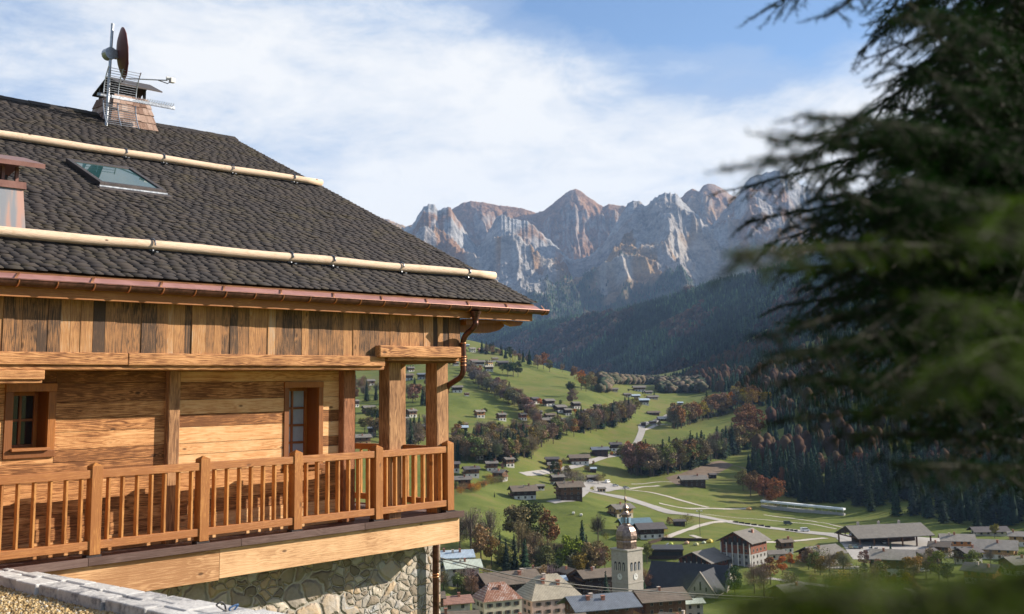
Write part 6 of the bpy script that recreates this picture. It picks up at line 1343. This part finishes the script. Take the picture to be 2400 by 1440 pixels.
for i, (px, py) in enumerate(((1724,1226),(1738,1228),(1752,1230),(1767,1232),(1784,1234),(1799,1237),(1845,1244),(1855,1245),(1865,1246))):
    p = hit(px, py); w = 3.0 if i < 6 else 2.0
    o = MB().box(-w/2, w/2, -.35, .35, 0, .5).box(-w/2, -w/2+.25, -.4, .4, 0, .95).box(w/2-.25, w/2, -.4, .4, 0, .95).box(-w/2+.3, w/2-.3, .2, .35, .5, .9).build('road_barrier', plain('blackened_timber', (.03, .025, .022), .9, 2, .2) if i == 0 else bpy.data.materials['blackened_timber'], loc=tuple(p))
    o.rotation_euler = (0, 0, -.12); tag(o, 'dark low timber barrier in the row along the wide road' if i < 6 else 'shorter dark timber barrier near the white van', 'barrier', 'row of dark barriers' if i < 6 else 'short dark barriers')
p = hit(1641, 1256); h = 54*p[1]/FPX
LP = empty('street_lamp', tuple(p)); tag(LP, 'tall thin double-headed street lamp in the meadow above the timber halls', 'street lamp')
MB().tube([(0, 0, 0), (0, 0, h)], .11, 8).build('pole', M_dark, LP); MB().box(-1.4, 1.4, -.05, .05, h-.15, h-.05).build('arm', M_dark, LP)
for x in (-1.1, 1.1): MB().prism([(x-.55, -.3, h-.1), (x+.55, -.3, h-.1), (x+.4, -.3, h+.35), (x-.4, -.3, h+.35)], (0, .6, 0)).build('lamp_head', M_white, LP)
for px, py, lb in ((1344,1206,'left pale round bale lying on the green meadow'),(1362,1210,'right pale round bale lying on the green meadow')):
    p = hit(px, py); tag(MB().tube([(-.7, 0, .65), (-.6, 0, .65), (.6, 0, .65), (.7, 0, .65)], [.55, .68, .68, .55], 14).build('round_bale', plain('bale_wrap', (.75, .7, .6), .6, 3, .1), loc=tuple(p)), lb, 'bale')
for px, py, s, col, lb in ((1566,1278,.8,(.6,.6,.55),'small white inflatable on the play lawn'),(1573,1278,1.1,(.42,.48,.06),'lime yellow inflatable on the play lawn'),(1610,1275,1.1,(.6,.36,.2),'orange inflatable on the play lawn'),(1632,1279,1.2,(.5,.46,.2),'yellow and white play frame on the lawn'),(1650,1274,.9,(.55,.6,.4),'pale green play block on the lawn'),(1664,1272,1.4,(.65,.48,.06),'bright yellow inflatable next to the big timber hall'),(1756,1195,1.4,(.7,.35,.1),'small orange machine at the end of the gravel path')):
    p = hit(px, py); mb = MB(); mb.lathe([(s*.2, 0), (s, .1), (s*1.05, .5*s), (s*.8, .9*s), (s*.35, 1.2*s), (.02, 1.25*s)], 10).box(-s*1.3, -s*.8, -.4, .4, 0, s*.7).box(s*.8, s*1.2, -.3, .3, 0, s*.9)
    tag(mb.build('play_inflatable', plain('play_%d' % px, col, .5, 1, .15), loc=tuple(p)), lb, 'play equipment')
p = hit(1202, 857); s = p[1]/FPX
CRN = empty('tower_crane', tuple(p)); tag(CRN, 'small yellow tower crane on the left hill building site', 'crane'); m_y = plain('crane_yellow', (.6, .42, .05), .6, 2, .1)
MB().box(-.5, .5, -.5, .5, 0, 26*s).build('mast', m_y, CRN); MB().box(-3*s, 16*s, -.35, .35, 25*s, 25*s+.8).build('jib', plain('jib_red', (.35, .16, .12), .6, 2, .1), CRN); MB().box(-3.5*s, -2*s, -.6, .6, 23.5*s, 25*s).build('counterweight', M_white, CRN)
m_wire = plain('black_wire', (.02, .02, .02), .6, 1, .1)
for i, (pth, lb) in enumerate((([(850,1262,60),(1040,1310,64),(1225,1356,70),(1400,1377,76),(1560,1388,82),(1760,1400,90),(2060,1408,100),(2500,1400,120)], 'thick black overhead cable crossing above the village roofs'), ([(850,1268,62),(1040,1316,66),(1225,1366,72),(1400,1384,78),(1560,1392,84),(1760,1408,92),(2060,1420,102),(2500,1416,122)], 'thinner black overhead cable just below the thick one'))):
    q = np.array([P(*c) for c in pth]); t = np.linspace(0, len(q)-1, 60); sm = np.stack([np.interp(t, range(len(q)), q[:, k]) for k in range(3)], 1)
    for _ in range(6): sm[1:-1] = (sm[:-2]+2*sm[1:-1]+sm[2:])/4
    tag(MB().tube([tuple(v-sm[0]) for v in sm], .035 if i == 0 else .018, 5).build('overhead_cable', m_wire, loc=tuple(sm[0])), lb, 'cable')
# flat black roof beside the play lawn, lawn wall
p = hit(1566, 1312); s = p[1]/FPX; FB = empty('flat_building', (p[0], p[1]+8, p[2]), math.radians(-6)); tag(FB, 'low building with a flat black roof between church nave and play lawn', 'building')
MB().box(-40*s, 38*s, -7, 7, -3, 4.0).build('wall', pm('dark', 'timber'), FB); MB().box(-42*s, 40*s, -8, 8, 4.0, 4.5).build('roof', pm('rblack', 'roof'), FB); MB().box(-38*s, 36*s, -7.15, -7.0, 1.6, 3.2).build('glazing', M_wd, FB)
for (a, b_) in (((1553,1266), (1668,1270)), ((1520,1276), (1553,1266))):
    q0, q1 = hit(*a), hit(*b_); d = q1-q0; ln_ = np.hypot(d[0], d[1]); w = MB(); w.v += [(0, -.2, -1), (ln_, -.2, d[2]-1), (ln_, .2, d[2]-1), (0, .2, -1), (0, -.2, 1.3), (ln_, -.2, d[2]+1.3), (ln_, .2, d[2]+1.3), (0, .2, 1.3)]
    for q_ in ((3, 2, 1, 0), (4, 5, 6, 7), (0, 1, 5, 4), (1, 2, 6, 5), (2, 3, 7, 6), (3, 0, 4, 7)): w.f.append(q_); w.m.append(0)
    o = w.build('retaining_wall', pm('dark', 'timber'), loc=tuple(q0)); o.rotation_euler = (0, 0, math.atan2(d[1], d[0])); tag(o, 'long dark retaining wall behind the play lawn' if a[0] > 1540 else 'short dark retaining wall left of the play lawn', 'wall')
print('TREES', COUNT)
# ---------------------------------------------------------------- foreground spruce, hanging into the view from the right
rs = np.random.default_rng(21); r5 = random.Random(11)
m_needle, nt, b = new_mat('needles', .6); b.inputs['Specular IOR Level'].default_value = .05
isl = N(nt, 'ShaderNodeNewGeometry').outputs['Random Per Island']; oi = N(nt, 'ShaderNodeObjectInfo')
cN = ramp(nt, isl, [(0, (.001, .006, .0008)), (.6, (.003, .017, .0012)), (1, (.009, .036, .002))]).outputs[0]; L(nt, cN, b.inputs['Base Color'])
tr_ = N(nt, 'ShaderNodeBsdfTranslucent'); tr_.inputs[0].default_value = (.008, .045, .001, 1); mx = N(nt, 'ShaderNodeMixShader'); mx.inputs[0].default_value = .22
L(nt, b.outputs[0], mx.inputs[1]); L(nt, tr_.outputs[0], mx.inputs[2]); L(nt, mx.outputs[0], nt.nodes['Material Output'].inputs[0])
m_twig = plain('twig_bark', (.014, .010, .006), .9, 20, .3); m_trunk = plain('spruce_bark', (.065, .035, .022), .95, 6, .45)
TX, TY = 2500, 3.5
tb = P(TX, 907, TY); tx, ty = tb[0], tb[1]
FSP = empty('spruce_tree', (tx, ty, -3.4)); tag(FSP, 'dark spruce close to the camera with blurred branches hanging into the right side', 'tree')
OFS = np.array([tx, ty, -3.4])
MB().tube([(0, 0, -.6), (0, 0, 2), (.02, 0, 6), (0, .03, 11)], [.12, .11, .09, .05], 14).build('trunk', m_trunk, FSP)
m_sunlit, nt, b = new_mat('sunlit_needles', .6); b.inputs['Specular IOR Level'].default_value = .05  # brighter needle copy for the nearest branches; sunlight is put into the colour
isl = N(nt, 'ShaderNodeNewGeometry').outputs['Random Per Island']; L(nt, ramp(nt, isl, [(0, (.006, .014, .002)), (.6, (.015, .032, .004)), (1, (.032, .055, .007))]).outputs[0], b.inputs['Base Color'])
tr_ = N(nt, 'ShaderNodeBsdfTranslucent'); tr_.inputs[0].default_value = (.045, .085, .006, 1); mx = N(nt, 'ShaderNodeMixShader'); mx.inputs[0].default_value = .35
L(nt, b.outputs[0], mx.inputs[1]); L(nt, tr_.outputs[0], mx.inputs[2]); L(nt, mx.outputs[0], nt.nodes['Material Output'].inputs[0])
def branch(root, tip, droop=.25, dens=1.0, ln=.30, ndens=520, thick=.010, nmat=None):
    root = np.array(root, float); tip = np.array(tip, float); Lb = np.linalg.norm(tip-root); n = max(10, int(Lb/.05))
    t = np.linspace(0, 1, n)[:, None]; ax = root*(1-t)+tip*t; ax[:, 2] += (np.sin(t[:, 0]*math.pi)*.5-t[:, 0]**2*.0)*droop*Lb
    d = (tip-root)/Lb; side = np.cross(d, [0, 0, 1.]); side /= np.linalg.norm(side)+1e-9
    segs = []   # (p0,p1,r0,r1)
    for i in range(n-1): segs.append((ax[i], ax[i+1], thick*(1-i/n)+.0018, thick*(1-(i+1)/n)+.0018, i/n > .45))
    k = int(Lb/.034*dens)
    for j in range(k):
        f = .12+.88*(j+r5.random())/k; i = min(int(f*(n-1)), n-2); p = ax[i]+(ax[i+1]-ax[i])*(f*(n-1)-i); tl = ln*(1.08-f)**.6*r5.uniform(.6, 1.2)+.03
        sg = 1 if j % 2 else -1; dd = d*r5.uniform(.45, .85)+side*sg*r5.uniform(.35, .95)+np.array([0, 0, r5.uniform(-.65, .35)]); dd /= np.linalg.norm(dd)
        m = max(3, int(tl/.04)); pts_ = [p]; v = dd.copy()
        for q in range(m): v = v+np.array([0, 0, -.10]); v /= np.linalg.norm(v); pts_.append(pts_[-1]+v*tl/m)
        for q in range(m): segs.append((pts_[q], pts_[q+1], .0022*(1-q/m)+.0008, .0022*(1-(q+1)/m)+.0008, True))
        ks = int(tl/.045)
        for q in range(ks):
            g = (q+.6)/ks; i2 = min(int(g*m), m-1); pp = pts_[i2]; sl_ = tl*.42*(1.1-g)*r5.uniform(.6, 1.2)+.015
            s2 = np.cross(v, [0, 0, 1.]); s2 /= np.linalg.norm(s2)+1e-9; d2 = v*.7+s2*(1 if q % 2 else -1)*.7+np.array([0, 0, r5.uniform(-.5, .15)]); d2 /= np.linalg.norm(d2)
            segs.append((pp, pp+d2*sl_, .0013, .0007, True))
    A = np.array([s[0] for s in segs]); B = np.array([s[1] for s in segs]); r0 = np.array([s[2] for s in segs]); r1 = np.array([s[3] for s in segs]); nd = np.array([s[4] for s in segs])
    D_ = B-A; Ls = np.linalg.norm(D_, axis=1); D_ /= Ls[:, None]+1e-9; ref = np.where(abs(D_[:, 2:3]) > .9, [[1., 0, 0]], [[0, 0, 1.]]); S_ = np.cross(D_, ref); S_ /= np.linalg.norm(S_, axis=1)[:, None]; T_ = np.cross(D_, S_)
    V = []
    for P_, rr_ in ((A, r0), (B, r1)):
        for a in (0, 2.094, 4.189): V.append(P_+(math.cos(a)*S_+math.sin(a)*T_)*rr_[:, None])
    V = np.stack(V, 1); ns = len(segs); base = (np.arange(ns)*6)[:, None, None]; F = (np.array([(0, 1, 4, 3), (1, 2, 5, 4), (2, 0, 3, 5)])[None]+base).reshape(-1, 4)
    st = addmesh('branch', npmesh('branch', V.reshape(-1, 3)-OFS, F, m_twig), FSP)
    cnt = np.where(nd, np.maximum(1, (Ls*ndens)).astype(int), 0); idx = np.repeat(np.arange(ns), cnt); u = rs.random(len(idx))[:, None]
    p0 = A[idx]*(1-u)+B[idx]*u; a = rs.uniform(0, 6.283, len(idx))[:, None]; rad = np.cos(a)*S_[idx]+np.sin(a)*T_[idx]; rad[:, 2] += .15
    nd_ = D_[idx]*rs.uniform(.45, .9, (len(idx), 1))+rad*rs.uniform(.6, 1, (len(idx), 1)); nd_ /= np.linalg.norm(nd_, axis=1)[:, None]; nl = rs.uniform(.011, .018, (len(idx), 1))
    w = np.cross(nd_, rs.normal(size=nd_.shape)); w /= np.linalg.norm(w, axis=1)[:, None]; w *= .0009
    V = np.stack([p0-w, p0+w, p0+nd_*nl], 1).reshape(-1, 3); addmesh('needles', npmesh('needles', V-OFS, np.arange(len(V)).reshape(-1, 3), nmat or m_needle), st)
    return len(idx)
def trunkpt(z): return np.array([tx, ty, z])
tot = 0
EX = [ # tip x, tip y, distance, where it leaves the trunk (height offset), length of twigs
 (1785,30,3.0,1.3,.26),(1940,40,2.8,1.25,.24),(2070,60,3.3,1.0,.24),(2010,125,3.6,.7,.24),(2080,210,3.4,.6,.28),
 (1740,395,1.5,.55,.22),(1800,330,1.5,.6,.24),(1880,270,1.6,.65,.24),(1720,445,3.6,.45,.28),(1745,520,3.3,.35,.28),(1790,575,3.8,.3,.28),(1700,600,1.1,.35,.12),(1820,640,3.6,.2,.28),(1820,720,3.5,.15,.26),(1860,760,3.8,.05,.26),
 (1800,790,1.7,.1,.22),(1785,850,1.6,.0,.24),(1815,900,1.7,-.05,.24),(1840,985,1.9,-.2,.26),(1965,1020,2.0,-.25,.26),(2105,1090,1.7,-.3,.24),(2230,960,1.6,-.2,.26),(2330,900,1.3,-.15,.26),
 (2120,930,.9,.0,.2),(2260,860,.8,.05,.2),(2180,700,1.0,.2,.22),(2300,560,.9,.3,.22),(2100,420,1.3,.5,.24)]
for x, y, Y_, hz, l in EX:
    tip = P(x, y, Y_); root = trunkpt(np.clip(tip[2]+hz*.5-.02, -1.1, 3.2)); tot += branch(root, tip, r5.uniform(.0, .10), 1.15, min(l, .060*Y_+.02 if Y_ < 2.6 else .08*Y_), 430, nmat=m_sunlit if Y_ < 1.15 else None)
DENSE = [(2060,20),(2030,180),(1900,300),(1800,420),(1790,560),(1860,640),(1850,740),(1830,850),(1860,930),(1990,960),(2110,980),(2240,880),(2420,830),(2420,-60),(2080,-60)]
def inp(x, y, PL):
    c = False; n = len(PL)
    for i in range(n):
        x1, y1 = PL[i]; x2, y2 = PL[(i+1) % n]
        if (y1 > y) != (y2 > y) and x < (x2-x1)*(y-y1)/(y2-y1)+x1: c = not c
    return c
k = 0
while k < 122:
    x = r5.uniform(1830, 2420); y = r5.uniform(-60, 1100)
    if k > 92: x = r5.uniform(1840, 2200); y = r5.uniform(230, 680)
    if not inp(x, y, DENSE) or r5.random() > .65+.35*(x-1800)/600: continue
    Y_ = r5.choice((r5.uniform(1.5, 3.2), r5.uniform(2.4, 4.6))); tip = P(x, y, Y_); root = trunkpt(np.clip(tip[2]+r5.uniform(-.1, .4), -1.05, 3.4)); tot += branch(root, tip, r5.uniform(-.03, .12), 1.05, min(r5.uniform(.24, .34), .058*Y_ if Y_ < 2.6 else .08*Y_), 470); k += 1
m_low = m_sunlit.copy(); m_low.name = 'lit_low_needles'; _r = [n for n in m_low.node_tree.nodes if n.type == 'VALTORGB'][0]  # colour lifted so the low branches look lit though the tree shades them
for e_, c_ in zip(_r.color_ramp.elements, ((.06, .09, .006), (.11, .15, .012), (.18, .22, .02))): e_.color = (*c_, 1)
# low branches reaching past the lens, and boughs on the sunny side that shade the rest
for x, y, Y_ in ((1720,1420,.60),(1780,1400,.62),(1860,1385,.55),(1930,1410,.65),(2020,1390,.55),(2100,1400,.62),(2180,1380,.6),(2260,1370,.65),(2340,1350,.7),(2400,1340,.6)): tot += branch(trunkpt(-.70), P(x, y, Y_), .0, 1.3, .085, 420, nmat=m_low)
for i in range(18):
    a = r5.uniform(-.9, 1.1); z = -1.0+i*.24; tip = trunkpt(z)+np.array([math.cos(a)*1.6, math.sin(a)*1.6, -.35]); tot += branch(trunkpt(z+.2), tip, .1, .7, .4, 200)
print('NEEDLES', tot)
# ---------------------------------------------------------------- the air
m_haze = bpy.data.materials.new('haze'); m_haze.use_nodes = True; nt = m_haze.node_tree; nt.nodes.clear()
out = N(nt, 'ShaderNodeOutputMaterial'); v = N(nt, 'ShaderNodeVolumePrincipled'); L(nt, v.outputs[0], out.inputs['Volume'])
v.inputs['Color'].default_value = (.40, .62, 1.0, 1); v.inputs['Density'].default_value = 3.2e-5; v.inputs['Anisotropy'].default_value = .1
hb = MB().box(-9000, 9500, -400, 10800, -260, 1900).build('haze', m_haze); tag(hb, 'pale blue air over the valley', 'haze', kind='stuff')
